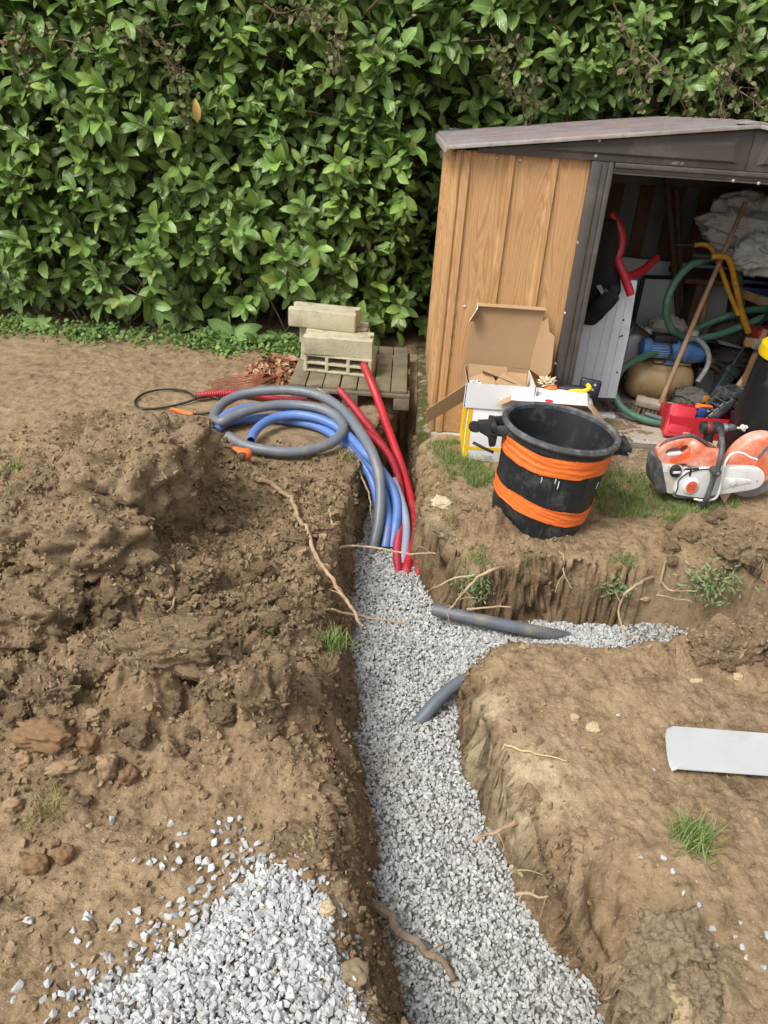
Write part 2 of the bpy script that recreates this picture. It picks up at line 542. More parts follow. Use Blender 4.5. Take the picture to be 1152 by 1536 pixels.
def on(px, py, lift=0.0):
    """point of the ground seen at this place (first hit along the sight line)"""
    d = _ray(px, py).normalized()
    x, y, z = d.x * _ts, d.y * _ts, CAM_H + d.z * _ts
    h = np.nonzero(z < ground(x, y))[0]
    i = h[0] if len(h) else -1
    return Vector((x[i], y[i], z[i] + lift))

# ---- soil
k = NT('soil')
oc = k.tc.outputs['Object']
n1 = k.noise(2.2, 6, 0.62); n2 = k.noise(14, 7, 0.7); n3 = k.noise(90, 4, 0.7); n4 = k.noise(0.9, 3, 0.5)
base = k.ramp(n1, [(0.30, '#5d4c39'), (0.48, '#7c674d'), (0.62, '#907a5d'), (0.78, '#a48f74')])
base = k.mix(k.maprange(n4, 0.42, 0.62), base, '#857156')
base = k.mix(k.maprange(n2, 0.42, 0.72), base, '#a18b6d')
base = k.mix(k.math('MULTIPLY', k.maprange(n2, 0.48, 0.30), 0.5), base, '#3f2e20')
lo_a = k.attr('loose'); wl_a = k.attr('wall')
base = k.mix(k.math('MULTIPLY', lo_a, k.maprange(n1, 0.35, 0.6, 0.1, 0.5)), base, '#645039')
wallc = k.ramp(k.noise(5.5, 7, 0.68), [(0.3, '#463524'), (0.5, '#645039'), (0.64, '#80694c'), (0.78, '#9c8a6e')])
base = k.mix(k.math('MULTIPLY', wl_a, 0.6), base, wallc)
vor = k.n('ShaderNodeTexVoronoi'); vor.inputs['Scale'].default_value = 120; k.l(oc, vor.inputs['Vector'])
peb = k.math('LESS_THAN', vor.outputs['Distance'], 0.26)
rnd = k.n('ShaderNodeSeparateColor'); k.l(vor.outputs['Color'], rnd.inputs[0])
pick = k.math('MULTIPLY', peb, k.math('GREATER_THAN', rnd.outputs[0], 0.86))
base = k.mix(k.math('MULTIPLY', pick, 0.75), base, k.ramp(rnd.outputs[1], [(0.0, '#4a3827'), (0.5, '#a68c69'), (1.0, '#c9bfae')]))
base = k.mix(k.math('MULTIPLY', k.maprange(n3, 0.45, 0.75), 0.35), base, '#b8a182')
pl_a = k.attr('pale')
base = k.mix(k.math('MULTIPLY', pl_a, k.maprange(k.noise(11, 8, .75), .38, .56)), base, '#b3a283')
rp_a = k.attr('tone')
base = k.mix(k.math('MULTIPLY', rp_a, k.maprange(k.n('ShaderNodeNewGeometry').outputs['Random Per Island'], 0, 1, -.5, .50)), base, '#b39c7a')
bh = k.math('ADD', k.math('MULTIPLY', n2, 1.0), k.math('MULTIPLY', n3, 0.45))
bh = k.math('ADD', bh, k.math('MULTIPLY', k.noise(260, 3, 0.7), 0.18))
SOIL = k.set(base, 0.93, 0, k.bump(bh, 0.9, 0.014), 0.2)

def axis(core0, core1, dense, ends):
    a = [core0]
    while a[-1] < core1: a.append(a[-1] + dense(a[-1]))
    lo_ = []; v = core0; st = dense(core0)
    while v > ends[0]: st *= 1.25; v -= st; lo_.append(v)
    hi_ = []; v = a[-1]; st = dense(v)
    while v < ends[1]: st *= 1.25; v += st; hi_.append(v)
    return np.array(lo_[::-1] + a + hi_)
gx = axis(-2.1, 2.2, lambda v: 0.0056 if abs(v) < 1.1 else 0.0105, (-60, 60))
gy = axis(0.62, 5.15, lambda v: 0.0042 + 0.0014 * v if v < 3.3 else .012, (-25, 90))
X, Y = np.meshgrid(gx, gy)
Z, T_, WL, LO, DT, DB = ground(X.ravel(), Y.ravel(), True)
xs = X.ravel().copy(); ys = Y.ravel().copy()
gd = np.gradient(DT.reshape(X.shape) + DB.reshape(X.shape), gy, gx)
gn = np.sqrt(gd[0] ** 2 + gd[1] ** 2) + 1e-6
A_, B_ = X.ravel() + Z, Y.ravel() - Z                    # runs along and down any wall
push = np.where((T_ < 1) & (T_ > 0), sm(0, .25, T_), 0) * np.where(DT > 0, sm(.06, 0, DT), 1)
push *= 0.045 * fbm(A_ * 11, B_ * 11, 5, 90, .6) + 0.060 * (lumps(A_, B_, .07, 92, .5) - .3) + .012 * (lumps(A_, B_, .028, 95, .55) - .3)
xs += push * (gd[1] / gn).ravel(); ys += push * (gd[0] / gn).ravel()
nxg, nyg = len(gx), len(gy)
ii, jj = np.meshgrid(np.arange(nxg - 1), np.arange(nyg - 1))
a0 = (jj * nxg + ii).ravel()
F = np.stack([a0, a0 + 1, a0 + nxg + 1, a0 + nxg], 1)
PALE = np.zeros(len(xs))
for q_, r_ in (((795, 1195, -.08), .13), ((1005, 1465, -.02), .12), ((985, 1520, -.05), .10), ((530, 1490, -.08), .09), ((520, 800, -.15), .09), ((670, 775, 0), .08), ((730, 1080, -.05), .07)):
    c_ = P(*q_); PALE = np.maximum(PALE, np.exp(-(((xs - c_.x) ** 2 + (ys - c_.y) ** 2) / r_ ** 2) ** 1.5))
soil_ob = np_mesh('ground', np.stack([xs, ys, Z], 1), F, SOIL, smooth=True,
                  attrs={'pale': PALE, 'loose': LO, 'wall': np.clip((T_ < 1) * (T_ > 0) * 1.0 * sm(1.0, 0.75, T_) + 0.0, 0, 1)})
tag(soil_ob, kind='structure')

# ---- soil crumbs lying on it (thousands, one object)
tpl = [hull_template(8, (1, .9, .8), i, .2) for i in range(8)]
def crumbs(n, box, size, weight):
    x = rng.uniform(box[0], box[1], n); y = rng.uniform(box[2], box[3], n)
    z, t, wl, lo, dt, db = ground(x, y, True)
    keep = (rng.random(n) < weight(x, y, t, wl, lo, dt)) & (db > 0.05)
    x, y, z = x[keep], y[keep], z[keep]
    s = size[0] + (size[1] - size[0]) * rng.random(len(x)) ** 3.5
    return np.stack([x, y, z + s * 0.12], 1), s, lo[keep], (t[keep] < 0.9) * 1.0
wgt = lambda x, y, t, wl, lo, dt: 0.30 + 0.7 * lo * (t > 0.6) + 0.15 * (np.abs(dt) < 0.10)
parts_ = [crumbs(40000, (-1.9, 0.2, 0.65, 3.6), (.0045, .034), wgt), crumbs(20000, (0.2, 1.7, 0.7, 3.5), (.004, .022), wgt),
          crumbs(16000, (-.6, 1.7, 0.7, 3.5), (.007, .042), lambda x, y, t, wl, lo, dt: .75 * np.exp(-(np.clip(dt, 0, 9) / .08) ** 2) * (t > .9)),
          crumbs(10000, (-1.6, 0.3, 2.0, 3.5), (.012, .055), lambda x, y, t, wl, lo, dt: 0.75 * lo * (t > 0.8))]
cp = np.concatenate([q[0] for q in parts_]); cs = np.concatenate([q[1] for q in parts_])
ca = np.concatenate([q[2] for q in parts_]); cw = np.concatenate([q[3] for q in parts_])
V_, F_, _ = scatter(tpl, cp, cs, rand_rot(len(cp)))
cr = np_mesh('soil_crumbs', V_, F_, SOIL, attrs={'loose': np.full(len(V_), .5), 'wall': np.zeros(len(V_)), 'tone': np.ones(len(V_))})
tag(cr, kind='stuff')

# ---- gravel
def gravel_mat(name, stops, dust):
    k = NT(name)
    g = k.n('ShaderNodeNewGeometry')
    c = k.ramp(g.outputs['Random Per Island'], stops)
    c = k.mix(k.math('MULTIPLY', k.maprange(k.noise(140, 5, 0.7), 0.4, 0.7), 0.35), c, '#8b8f92')
    c = k.mix(k.math('MULTIPLY', k.maprange(k.noise(2.0, 4, 0.6), 0.5, 0.75), dust), c, '#9c8e78')
    return k.set(c, 0.8, 0, k.bump(k.noise(300, 4), 0.25, 0.002), 0.3)
GM = gravel_mat('gravel', [(0.0, '#999a97'), (0.25, '#abaca8'), (0.5, '#b6b6b3'), (0.75, '#c1c1bd'), (0.93, '#c9c8c3'), (1.0, '#9c9283')], 0.5)
GM2 = gravel_mat('pale_gravel', [(0.0, '#999a99'), (0.3, '#aeaeac'), (0.7, '#bcbcba'), (0.95, '#c9c8c5'), (1.0, '#a99a86')], 0.06)
st = [hull_template(10, (1, .82, .68), 100 + i, .15) for i in range(12)]
def gravel_z(x, y):
    return GRAV + 0.014 * fbm(x * 3, y * 3, 3, 130) + 0.05 * sm(3.0, 3.6, y)
def bed(n, box, size, layer):
    x = rng.uniform(box[0], box[1], n); y = rng.uniform(box[2], box[3], n)
    zg, t, wl, lo, dt, db = ground(x, y, True)
    z = gravel_z(x, y)
    keep = (zg < z + 0.012) & (db < 0.12) & ((y < 3.62 + 0.1 * rng.random(n)) | (x > .5))
    x, y, z = x[keep], y[keep], z[keep]
    s = size[0] + (size[1] - size[0]) * rng.random(len(x)) ** 1.4
    return np.stack([x, y, z - layer + rng.normal(0, .003, len(x))], 1), s
q = [bed(62000, (-0.35, 1.05, .75, 3.8), (.013, .025), 0.002), bed(16000, (0.3, 2.4, 2.1, 3.0), (.014, .026), 0.003)]
gp = np.concatenate([a[0] for a in q]); gs = np.concatenate([a[1] for a in q])
V_, F_, _ = scatter(st, gp, gs, rand_rot(len(gp)))
tag(np_mesh('trench_gravel', V_, F_, GM), kind='stuff')
bxx, byy = np.meshgrid(np.arange(-.5, 2.6, .03), np.arange(.5, 3.75, .03))
bzz = gravel_z(bxx, byy) - .009
nb = bxx.shape[1]
a0 = (np.arange(bxx.shape[0] - 1)[:, None] * nb + np.arange(nb - 1)[None]).ravel()
Fb = np.stack([a0, a0 + 1, a0 + nb + 1, a0 + nb], 1)
mid = np.stack([bxx.ravel()[Fb].mean(1), byy.ravel()[Fb].mean(1)], 1)
gm_, t__, _, _, _, db__ = ground(mid[:, 0], mid[:, 1], True)
Fb = Fb[(db__ < .06) & ((mid[:, 1] < 3.62) | (mid[:, 0] > .5))]
kb = NT('gravel_fines'); kv = kb.n('ShaderNodeTexVoronoi'); kv.inputs['Scale'].default_value = 75; kb.l(kb.tc.outputs['Object'], kv.inputs[0])
cb_ = kb.ramp(kv.outputs['Distance'], [(.1, '#a09f9a'), (.45, '#807e78'), (.7, '#5c5954')])
GBED = kb.set(cb_, .95, 0, kb.bump(kv.outputs['Distance'], -.8, .01), .2)
tag(np_mesh('gravel_bed', np.stack([bxx.ravel(), byy.ravel(), bzz.ravel()], 1), Fb, GBED, smooth=True), kind='structure')
# crumbs and small stones sticking in the cut walls
wi = np.nonzero((T_ > .25) & (T_ < .995) & (DB > .04))[0]
wi = rng.choice(wi, 7500)
wpos = np.stack([xs[wi], ys[wi], Z[wi]], 1) + rng.normal(0, .004, (len(wi), 3)); wpos[:, 2] += rng.uniform(-.02, .02, len(wi))
V_, F_, _ = scatter(tpl, wpos, .006 + .026 * rng.random(len(wi)) ** 3, rand_rot(len(wi)))
tag(np_mesh('wall_crumbs', V_, F_, SOIL, attrs={'loose': np.full(len(V_), .5), 'wall': np.full(len(V_), .75), 'tone': np.full(len(V_), .6)}), kind='stuff')
PILE = W([(150, 1640), (150, 1500), (215, 1450), (300, 1395), (355, 1325), (385, 1292), (432, 1300), (470, 1345), (500, 1395), (530, 1440), (548, 1490), (545, 1640)], 0.0)
def pile_z(x, y):
    d = poly_sd(x + .015 * fbm(x * 12, y * 12, 2, 7), y + .015 * fbm(x * 12, y * 12, 2, 8), PILE)
    return d
def spill(n, lay):
    x = rng.uniform(-.62, .2, n); y = rng.uniform(.66, 1.35, n)
    d = pile_z(x, y)
    keep = (d < 0) | (rng.random(n) < 0.45 * np.exp(-np.clip(d, 0, 1) / .03))
    x, y, d = x[keep], y[keep], d[keep]
    z = ground(x, y)
    h = 0.020 * sm(0, .14, -d) * lay
    s = .012 + .019 * rng.random(len(x)) ** 1.6
    return np.stack([x, y, z + s * .3 + h], 1), s
q = [spill(7000, .7), spill(6500, .3), spill(3000, 0.0)]
gp = np.concatenate([a[0] for a in q]); gs = np.concatenate([a[1] for a in q])
V_, F_, _ = scatter(st, gp, gs, rand_rot(len(gp)))
tag(np_mesh('spilled_gravel', V_, F_, GM2), kind='stuff')

# ================================================================== HEDGE
def leaf_template(fold=.22, curl=.18, width=.21, seg=5, seed=0, wave=.0):
    r = np.random.default_rng(seed)
    tt = np.array([0, .26, .62, .88, 1.0]) if seg == 4 else np.linspace(0, 1, seg + 1) ** .85
    prof = np.interp(tt, [0, .14, .36, .62, .82, .93, 1], [.08, .56, .94, 1.0, .78, .50, .05])
    V, U = [], []
    for i in range(seg + 1):
        t = tt[i]
        z0 = -curl * t * t + .05 * math.sin(t * 3)
        w_ = prof[i] * width
        wz = wave * r.normal()
        V += [(t, w_, z0 + fold * w_ + wz), (t, 0, z0), (t, -w_, z0 + fold * w_ - wz)]
        U += [(t, 1), (t, .5), (t, 0)]
    Fq = []
    for i in range(seg):
        a = i * 3
        Fq += [(a, a + 3, a + 4, a + 1), (a + 1, a + 4, a + 5, a + 2)]
    return np.array(V), np.array(Fq), np.array(U)
def leaf_mat(name, stops, rough=.33, spec=.5, trans=.18, vein=True, glow='#9bc030'):
    k = NT(name)
    g = k.n('ShaderNodeNewGeometry'); oi = k.n('ShaderNodeObjectInfo')
    rnd = k.math('FRACT', k.math('ADD', g.outputs['Random Per Island'], oi.outputs['Random']))
    c = k.ramp(rnd, stops)
    c = k.mix(k.math('MULTIPLY', k.maprange(k.noise(1.3, 3), .42, .62), .45), c, stops[0][1])
    if vein:
        sx = k.n('ShaderNodeSeparateXYZ'); k.l(k.tc.outputs['UV'], sx.inputs[0])
        d = k.math('ABSOLUTE', k.math('SUBTRACT', sx.outputs[1], .5))
        c = k.mix(k.math('MULTIPLY', k.maprange(d, .085, .02), .6), c, '#a3bd62')
        vv = k.math('SINE', k.math('MULTIPLY', k.math('SUBTRACT', sx.outputs[0], k.math('MULTIPLY', d, .55)), 62))
        nm = k.bump(k.math('ADD', k.math('MULTIPLY', vv, .5), k.maprange(d, .06, .0)), .25, .004)
        k.put(k.b.inputs['Normal'], nm)
    c = k.mix(g.outputs['Backfacing'], c, k.mix(.45, c, '#8fa368')) if glow else c
    k.set(c, rough, 0, None, spec)
    tr = k.n('ShaderNodeBsdfTranslucent'); k.put(tr.inputs[0], k.mix(.5, c, glow) if glow else c)
    mx = k.n('ShaderNodeMixShader'); mx.inputs[0].default_value = trans
    k.l(k.b.outputs[0], mx.inputs[1]); k.l(tr.outputs[0], mx.inputs[2]); k.l(mx.outputs[0], k.out.inputs['Surface'])
    return k.m
LEAF = leaf_mat('laurel_leaf', [(0.0, '#1c3d06'), (0.25, '#325f08'), (0.55, '#4a7c0f'), (0.8, '#629218'), (0.94, '#86ab2c'), (0.99, '#a5b845'), (1.0, '#8a7a3c')], .24, .34, .10)
BARK = mat('twig_bark', '#6d5a46', '#4a3c2e', 20, .85, bump=.4)
ltp = [leaf_template(.2 + .1 * (i % 3), .10 + .12 * (i % 4), .215 + .03 * (i % 3), 4, i, .004) for i in range(6)]
def face_y(x, z):
    """front face of the hedge"""
    b = 5.17 + .10 * fbm(np.asarray(x) * 1.1, np.asarray(z) * 1.1, 3, 200) + .16 * fbm(np.asarray(x) * 2.6 + 4, np.asarray(z) * 2.6, 2, 201)
    b = b + .16 * sm(.55, .05, np.asarray(z)) + .18 * sm(.0, .3, np.asarray(x)) + .05 * sm(1.5, 2.6, z)
    return b
def norm(a): return a / (np.linalg.norm(a, axis=-1, keepdims=True) + 1e-9)
def frames(L, N):
    L = norm(L); N = norm(N - L * (N * L).sum(-1, keepdims=True))
    return np.stack([L, np.cross(N, L), N], -1)
NS = 2500
sx_ = rng.uniform(-3.7, 3.4, NS); sz_ = rng.uniform(.06, 3.0, NS)
gap = fbm(sx_ * 1.7, sz_ * 1.7, 3, 210)
ok = (gap > -.52) & ~((sz_ < .34) & (rng.random(NS) < .35) & (sx_ < -.2))
sx_, sz_ = sx_[ok], sz_[ok]; NS = len(sx_)
sy_ = face_y(sx_, sz_) + .40 * rng.random(NS) ** 1.3 - .06
sdir = norm(np.stack([rng.normal(0, .5, NS), -.70 + rng.normal(0, .3, NS), .62 + rng.normal(0, .42, NS) - .35 * (sz_ < .5) + .3 * (sz_ > 1.9)], 1))
Lp, LL, LN, Ls = [], [], [], []
stem = MB()
for i in range(NS):
    d = Vector(sdir[i]); b = Vector((sx_[i], sy_[i], sz_[i])); n = random.randint(6, 12)
    u = d.orthogonal().normalized(); v = d.cross(u); a = random.uniform(0, 6.28)
    ln = random.uniform(.12, .24)
    size = random.choice([.075, .10, .115, .13, .145]) * random.uniform(.88, 1.12)
    if i % 3 == 0 and not (-.05 < b.x < 3 and b.z < 1.6 and b.y < 5.5):
        stem.tube([b - d * .18 + Vector((0, .05, -.04)), b, b + d * ln], [.005, .004, .002], 4, cap=False)
    for q in range(n):
        t = q / (n - 1); a += 2.4
        rad = u * math.cos(a) + v * math.sin(a)
        rad.z -= .12
        open_ = .95 - .6 * t
        l = (d * (.28 + .65 * t) + rad * open_ + Vector((0, 0, -.22 * (1 - t)))).normalized()
        nn = (d * .8 + Vector((random.gauss(0, .3), -.35, .5 + random.gauss(0, .25))) - rad * .1)
        Lp.append(b + d * ln * t); LL.append(l); LN.append(nn); Ls.append(size * random.uniform(.75, 1.15) * (1 - .35 * max(0, t - .6)))
Lp = np.array(Lp); LL = np.array(LL); LN = np.array(LN); Ls = np.array(Ls)
# loose leaves deeper inside, so that the hedge is full through its depth
SHEDBOX = lambda x, y, z: (x > .02) & (x < 2.95) & (y < 5.42) & (z < 1.72)
keep_ = ~SHEDBOX(Lp[:, 0], Lp[:, 1], Lp[:, 2]); Lp, LL, LN, Ls = Lp[keep_], LL[keep_], LN[keep_], Ls[keep_]
ND = 25000
dx_ = rng.uniform(-3.8, 3.5, ND); dz_ = rng.uniform(.05, 3.0, ND)
dy_ = face_y(dx_, dz_) + .16 + 1.15 * rng.random(ND) + 1.0 * (rng.random(ND) < .28)
dy_ = np.where((dx_ > 0) & (dx_ < 3), np.maximum(dy_, 5.5), dy_); dp = np.stack([dx_, dy_, dz_], 1)
dl = norm(np.stack([rng.normal(0, .7, ND), rng.normal(-.35, .5, ND), rng.normal(-.15, .6, ND)], 1))
dn = np.stack([rng.normal(0, .5, ND), rng.normal(-.7, .4, ND), rng.normal(.5, .5, ND)], 1)
hedge = thing('laurel_hedge', 'tall glossy green laurel hedge filling the whole background behind the garden', 'hedge', (0, 5.4, 0))
vis = (np.abs(Lp[:, 0]) < 2.75) & (Lp[:, 2] < 2.3) & ~((Lp[:, 0] > .1) & (Lp[:, 2] < 1.35))
front = np.where(vis, Lp[:, 1] - face_y(Lp[:, 0], Lp[:, 2]) - 1.2 * Ls, 9)
pick = np.argsort(front)[:1400]
pick = rng.choice(pick, 300, replace=False)
mask = np.ones(len(Lp), bool); mask[pick] = False
ap = np.concatenate([Lp[mask], dp]); as_ = np.concatenate([Ls[mask], np.where(dy_ > face_y(dx_, dz_) + .7, rng.uniform(.17, .26, ND), rng.uniform(.10, .15, ND))])
ar = np.concatenate([frames(LL[mask], LN[mask]), frames(dl, dn)])
nf_ = int(mask.sum())
ltq = [leaf_template(.25, .2, .22, 2, i) for i in range(3)]
V1, F1, U1 = scatter(ltp, ap[:nf_], as_[:nf_], ar[:nf_]); V2, F2, U2 = scatter(ltq, ap[nf_:], as_[nf_:], ar[nf_:])
fo = np_mesh('foliage', np.concatenate([V1, V2]), np.concatenate([F1, F2 + len(V1)]), LEAF, hedge, smooth=True, uv=np.concatenate([U1, U2]))
tag(fo, kind='stuff')
lm = []
for i, t in enumerate(ltp):
    o = np_mesh('leaf', t[0], t[1], LEAF, None, smooth=True, uv=t[2]); lm.append(o.data); bpy.data.objects.remove(o)
fr = frames(LL[pick], LN[pick])
for q, i in enumerate(pick):
    o = bpy.data.objects.new('leaf', lm[q % len(lm)]); COL.objects.link(o); o.parent = hedge
    m = Matrix(fr[q].tolist()).to_4x4() @ Matrix.Scale(float(Ls[i]), 4)
    m.translation = Vector(Lp[i]) - hedge.location
    o.matrix_local = m
sb = stem.build('twigs', BARK, hedge); tag(sb, kind='stuff')
br = MB()
for i in range(46):
    x = -3.6 + 7.0 * i / 45 + random.uniform(-.08, .08); y = random.uniform(5.55, 5.85) + (.15 if x > -.2 else 0)
    pts = [Vector((x, y, 0))]
    for q in range(7):
        pts.append(pts[-1] + Vector((random.uniform(-.09, .09), random.uniform(-.09, .06), .42)))
    br.tube(catmull(pts, 3), [.022 * (1 - .6 * q / 21) for q in range(22)], 6)
    for q in range(4):
        b = pts[1 + q] ; e = b + Vector((random.uniform(-.4, .4), -.35, random.uniform(.1, .4)))
        br.tube(catmull([b, (b + e) / 2 + Vector((0, 0, .05)), e], 4), .006, 5)
for i in range(26):                                     # bare thin stems low at the foot of the hedge
    x = random.uniform(-2.6, -.3); b = Vector((x, random.uniform(5.2, 5.35), 0))
    e = b + Vector((random.uniform(-.25, .25), random.uniform(-.1, .1), random.uniform(.3, .6)))
    br.tube(catmull([b, (b + e) / 2 + Vector((random.uniform(-.08, .08), 0, 0)), e], 4), .005, 5)
tag(br.build('branches', BARK, hedge, smooth=True), kind='stuff')

# ---- brambles that have grown through the top of the hedge
BLEAF = leaf_mat('bramble_leaf', [(0.0, '#4b592c'), (0.4, '#647040'), (0.75, '#7c7a52'), (1.0, '#8a7462')], .6, .3, .15, False, None)
btp = [leaf_template(.15, .15, .34, 3, 50 + i, .02) for i in range(3)]
BSTEM = mat('bramble_stem', '#8a6a58', '#5f5240', 30, .7, bump=.2)
cane = [([(735, 50), (752, 85), (768, 130), (790, 165)], 'thin grey bramble cane hanging over the hedge left of the shed roof'),
        ([(770, 60), (785, 95), (800, 130), (806, 160)], 'bramble cane with two drooping leaf clusters above the shed roof'),
        ([(920, 5), (945, 60), (955, 100), (968, 150)], 'long bramble cane dropping above the middle of the shed roof'),
        ([(965, 75), (990, 95), (1010, 130), (1030, 168)], 'arching bramble cane with brown leaves above the roof ridge'),
        ([(1118, 40), (1105, 90), (1090, 130), (1078, 172)], 'bramble cane with pinkish leaves at the right end of the hedge'),
        ([(1060, 90), (1100, 130), (1130, 150), (1150, 170)], 'low bramble cane lying along the hedge over the shed ridge'),
        ([(5, 60), (50, 70), (95, 60), (140, 75)], 'brownish bramble spray across the top left corner of the hedge'),
        ([(20, 20), (45, 50), (50, 90), (40, 130)], 'bramble spray hanging down at the far left of the hedge'),
        ([(150, 40), (180, 55), (220, 50), (250, 85)], 'thin bramble with buff leaves above the gap in the hedge'),
        ([(395, 5), (420, 20), (460, 12), (500, 30)], 'bramble spray along the top edge of the hedge near its middle'),
        ([(250, 85), (265, 110), (275, 140), (272, 180)], 'short dark bramble with withered brown leaves in the hedge'),
        ([(480, 5), (500, 40), (508, 70), (505, 95)], 'bramble tip with red brown leaves in the upper middle of the hedge')]
for pts, lab in cane:
    z_off = .08
    wp = [PY(a, b, 5.02 + (.14 if a > 600 else 0) + random.uniform(-.04, .03)) for a, b in pts]
    path = catmull(wp, 6)
    t = thing('bramble', lab, 'bramble', path[-1], 'brambles growing through the hedge')
    c_ = MB().tube(path, [.0045 - .002 * i / len(path) for i in range(len(path))], 5)
    pos, rot, sc = [], [], []
    for q in range(2, len(path), 2):
        for h in range(random.randint(2, 6)):
            p = path[q] + Vector((random.gauss(0, .05), random.gauss(-.015, .025), random.gauss(-.01, .05)))
            c_.tube([path[q], p], .0014, 4, cap=False)
            for j in range(3):
                pos.append(p); sc.append(random.uniform(.022, .05))
    c_.build('cane', BSTEM, t, smooth=True)
    n = len(pos)
    L_ = norm(rng.normal(0, 1, (n, 3)) + np.array([0, -.3, -.35])); N_ = rng.normal(0, .6, (n, 3)) + np.array([0, -.7, .5])
    V_, F_, U_ = scatter(btp, np.array([p[:] for p in pos]), np.array(sc), frames(L_, N_))
    tag(np_mesh('leaves', V_, F_, BLEAF, t, smooth=True, uv=U_), kind='stuff')
# one pale dead leaf caught in the hedge
dm = leaf_mat('dead_leaf', [(0.0, '#c9a860'), (1.0, '#d9bf7c')], .6, .3, .2, True, None)
dl_ = leaf_template(.5, .3, .2, 5, 3, .01)
p = PY(293, 148, 4.98)
fr1 = frames(np.array([[.1, -.2, -1.]]), np.array([[.3, -1., .1]]))[0]
o = np_mesh('dead_leaf', (dl_[0] * .12) @ fr1.T + np.array(p), dl_[1], dm, origin=p, smooth=True, uv=dl_[2])
tag(o, 'single pale yellow dead leaf caught in the front of the green hedge', 'dead leaf')

# ---- weeds along the foot of the hedge
WEED = leaf_mat('weed_leaf', [(0.0, '#36561d'), (0.4, '#4d7828'), (0.8, '#649035'), (1.0, '#93a85a')], .55, .3, .25, False)
wt = [leaf_template(.1, .1, .42, 3, 80 + i, .03) for i in range(4)]
n = 6500
x = rng.uniform(-3.1, -.62, n)
dens = sm(-.12, .35, fbm(x * 2.1, x * 0 + 3, 3, 300))
y = 5.06 + .10 * rng.normal(size=n) - .06 * fbm(x * 3, x * 0, 2, 301)
kp = rng.random(n) < .30 + .7 * dens
x, y = x[kp], y[kp]; n = len(x)
z = ground(x, y) + rng.random(n) ** 1.5 * (.065 + .05 * fbm(x * 5, x * 0, 2, 302))
V_, F_, U_ = scatter(wt, np.stack([x, y, z], 1), rng.uniform(.015, .038, n), frames(rng.normal(0, 1, (n, 3)) + np.array([0, -.3, .25]), rng.normal(0, .35, (n, 3)) + np.array([0, -.3, 1.])))
tag(np_mesh('hedge_weeds', V_, F_, WEED, smooth=True, uv=U_), kind='stuff')
DOCK = leaf_mat('dock_leaf', [(0.0, '#57813a'), (0.5, '#6a9a4a'), (1.0, '#86ad62')], .5, .35, .25)
dt_ = [leaf_template(.15, .35, .27, 6, 90 + i, .02) for i in range(3)]
DMESH = []
for t in dt_:
    o = np_mesh('leaf', t[0], t[1], DOCK, None, smooth=True, uv=t[2]); DMESH.append(o.data); bpy.data.objects.remove(o)
for px, py, nl, s, lab in [(352, 512, 9, .24, 'broad leaved weed with a tall upright leaf, nearest the concrete blocks'), (268, 500, 7, .17, 'broad leaved weed at the foot of the hedge under the low bare stems'),
                           (60, 497, 7, .16, 'broad leaved weed at the far left foot of the hedge'), (385, 518, 6, .16, 'grey green broad leaved weed drooping beside the leaf litter'), (418, 515, 6, .13, 'small broad leaved weed right against the concrete blocks')]:
    b = on(px, py); t = thing('dock_plant', lab, 'weed', b, 'broad leaved weeds under the hedge')
    for q in range(nl):
        a = q * 2.4 + random.random(); up = random.uniform(.5, 1.6)
        l = Vector((math.cos(a), math.sin(a) * .7 - .15, up)).normalized()
        fr1 = frames(np.array([l[:]]), np.array([[-.5 * math.cos(a), -.6 - .3 * math.sin(a), .8]]))[0]
        o = bpy.data.objects.new('leaf', DMESH[q % 3]); COL.objects.link(o); o.parent = t
        o.matrix_local = Matrix(fr1.tolist()).to_4x4() @ Matrix.Scale(s * random.uniform(.6, 1.0), 4)

# ================================================================== SHED
k = NT('woodgrain_steel')
sx = k.n('ShaderNodeSeparateXYZ'); k.l(k.tc.outputs['Object'], sx.inputs[0])
u = k.math('ADD', sx.outputs[0], sx.outputs[1])
cb = k.n('ShaderNodeCombineXYZ'); k.l(u, cb.inputs[0]); k.l(k.math('MULTIPLY', sx.outputs[2], .085), cb.inputs[2])
big = k.noise(5.2, 2, .5, cb.outputs[0]); fine = k.noise(60, 3, .6, cb.outputs[0])
ring = k.math('SINE', k.math('ADD', k.math('MULTIPLY', big, 230), k.math('MULTIPLY', fine, 2.5)))
pore = k.n('ShaderNodeCombineXYZ'); k.l(u, pore.inputs[0]); k.l(k.math('MULTIPLY', sx.outputs[2], .03), pore.inputs[2])
po = k.noise(260, 3, .7, pore.outputs[0])
c = k.ramp(k.maprange(ring, -1, 1), [(0, '#a98257'), (.3, '#b99063'), (.75, '#c29a6c'), (1, '#b78e61')])
c = k.mix(k.math('MULTIPLY', k.maprange(po, .52, .72), .55), c, '#8a5f3c')
c = k.mix(k.math('MULTIPLY', k.maprange(k.noise(3, 5, .7), .55, .8), .3), c, '#8f6a48')
gr = k.maprange(sx.outputs[2], .25, .02)
c = k.mix(k.math('MULTIPLY', gr, k.maprange(k.noise(14, 6, .7), .35, .7)), c, '#7d6a55')
WOODST = k.set(c, k.maprange(k.noise(20, 4), .3, .7, .42, .58), 0, None, .4)
DARKST = mat('dark_brown_steel', '#4c4743', '#443f3b', 3, .5, bump=.08, bscale=200, dirt='#6d665e', dirt_amt=.35, dirt_scale=5)
ROOFST = mat('weathered_roof_steel', '#77716f', '#645e5d', 7, .5, bump=.15, dirt='#8c5f50', dirt_amt=.5, dirt_scale=4)
TRIMST = mat('pale_trim_steel', '#a8a29b', '#8f8983', 8, .55, bump=.15, dirt='#6a5f48', dirt_amt=.5, dirt_scale=9)
GALV = mat('galvanised_bolt', '#c8c8c4', '#a8a8a4', 30, .4, metal=.6, bump=0)
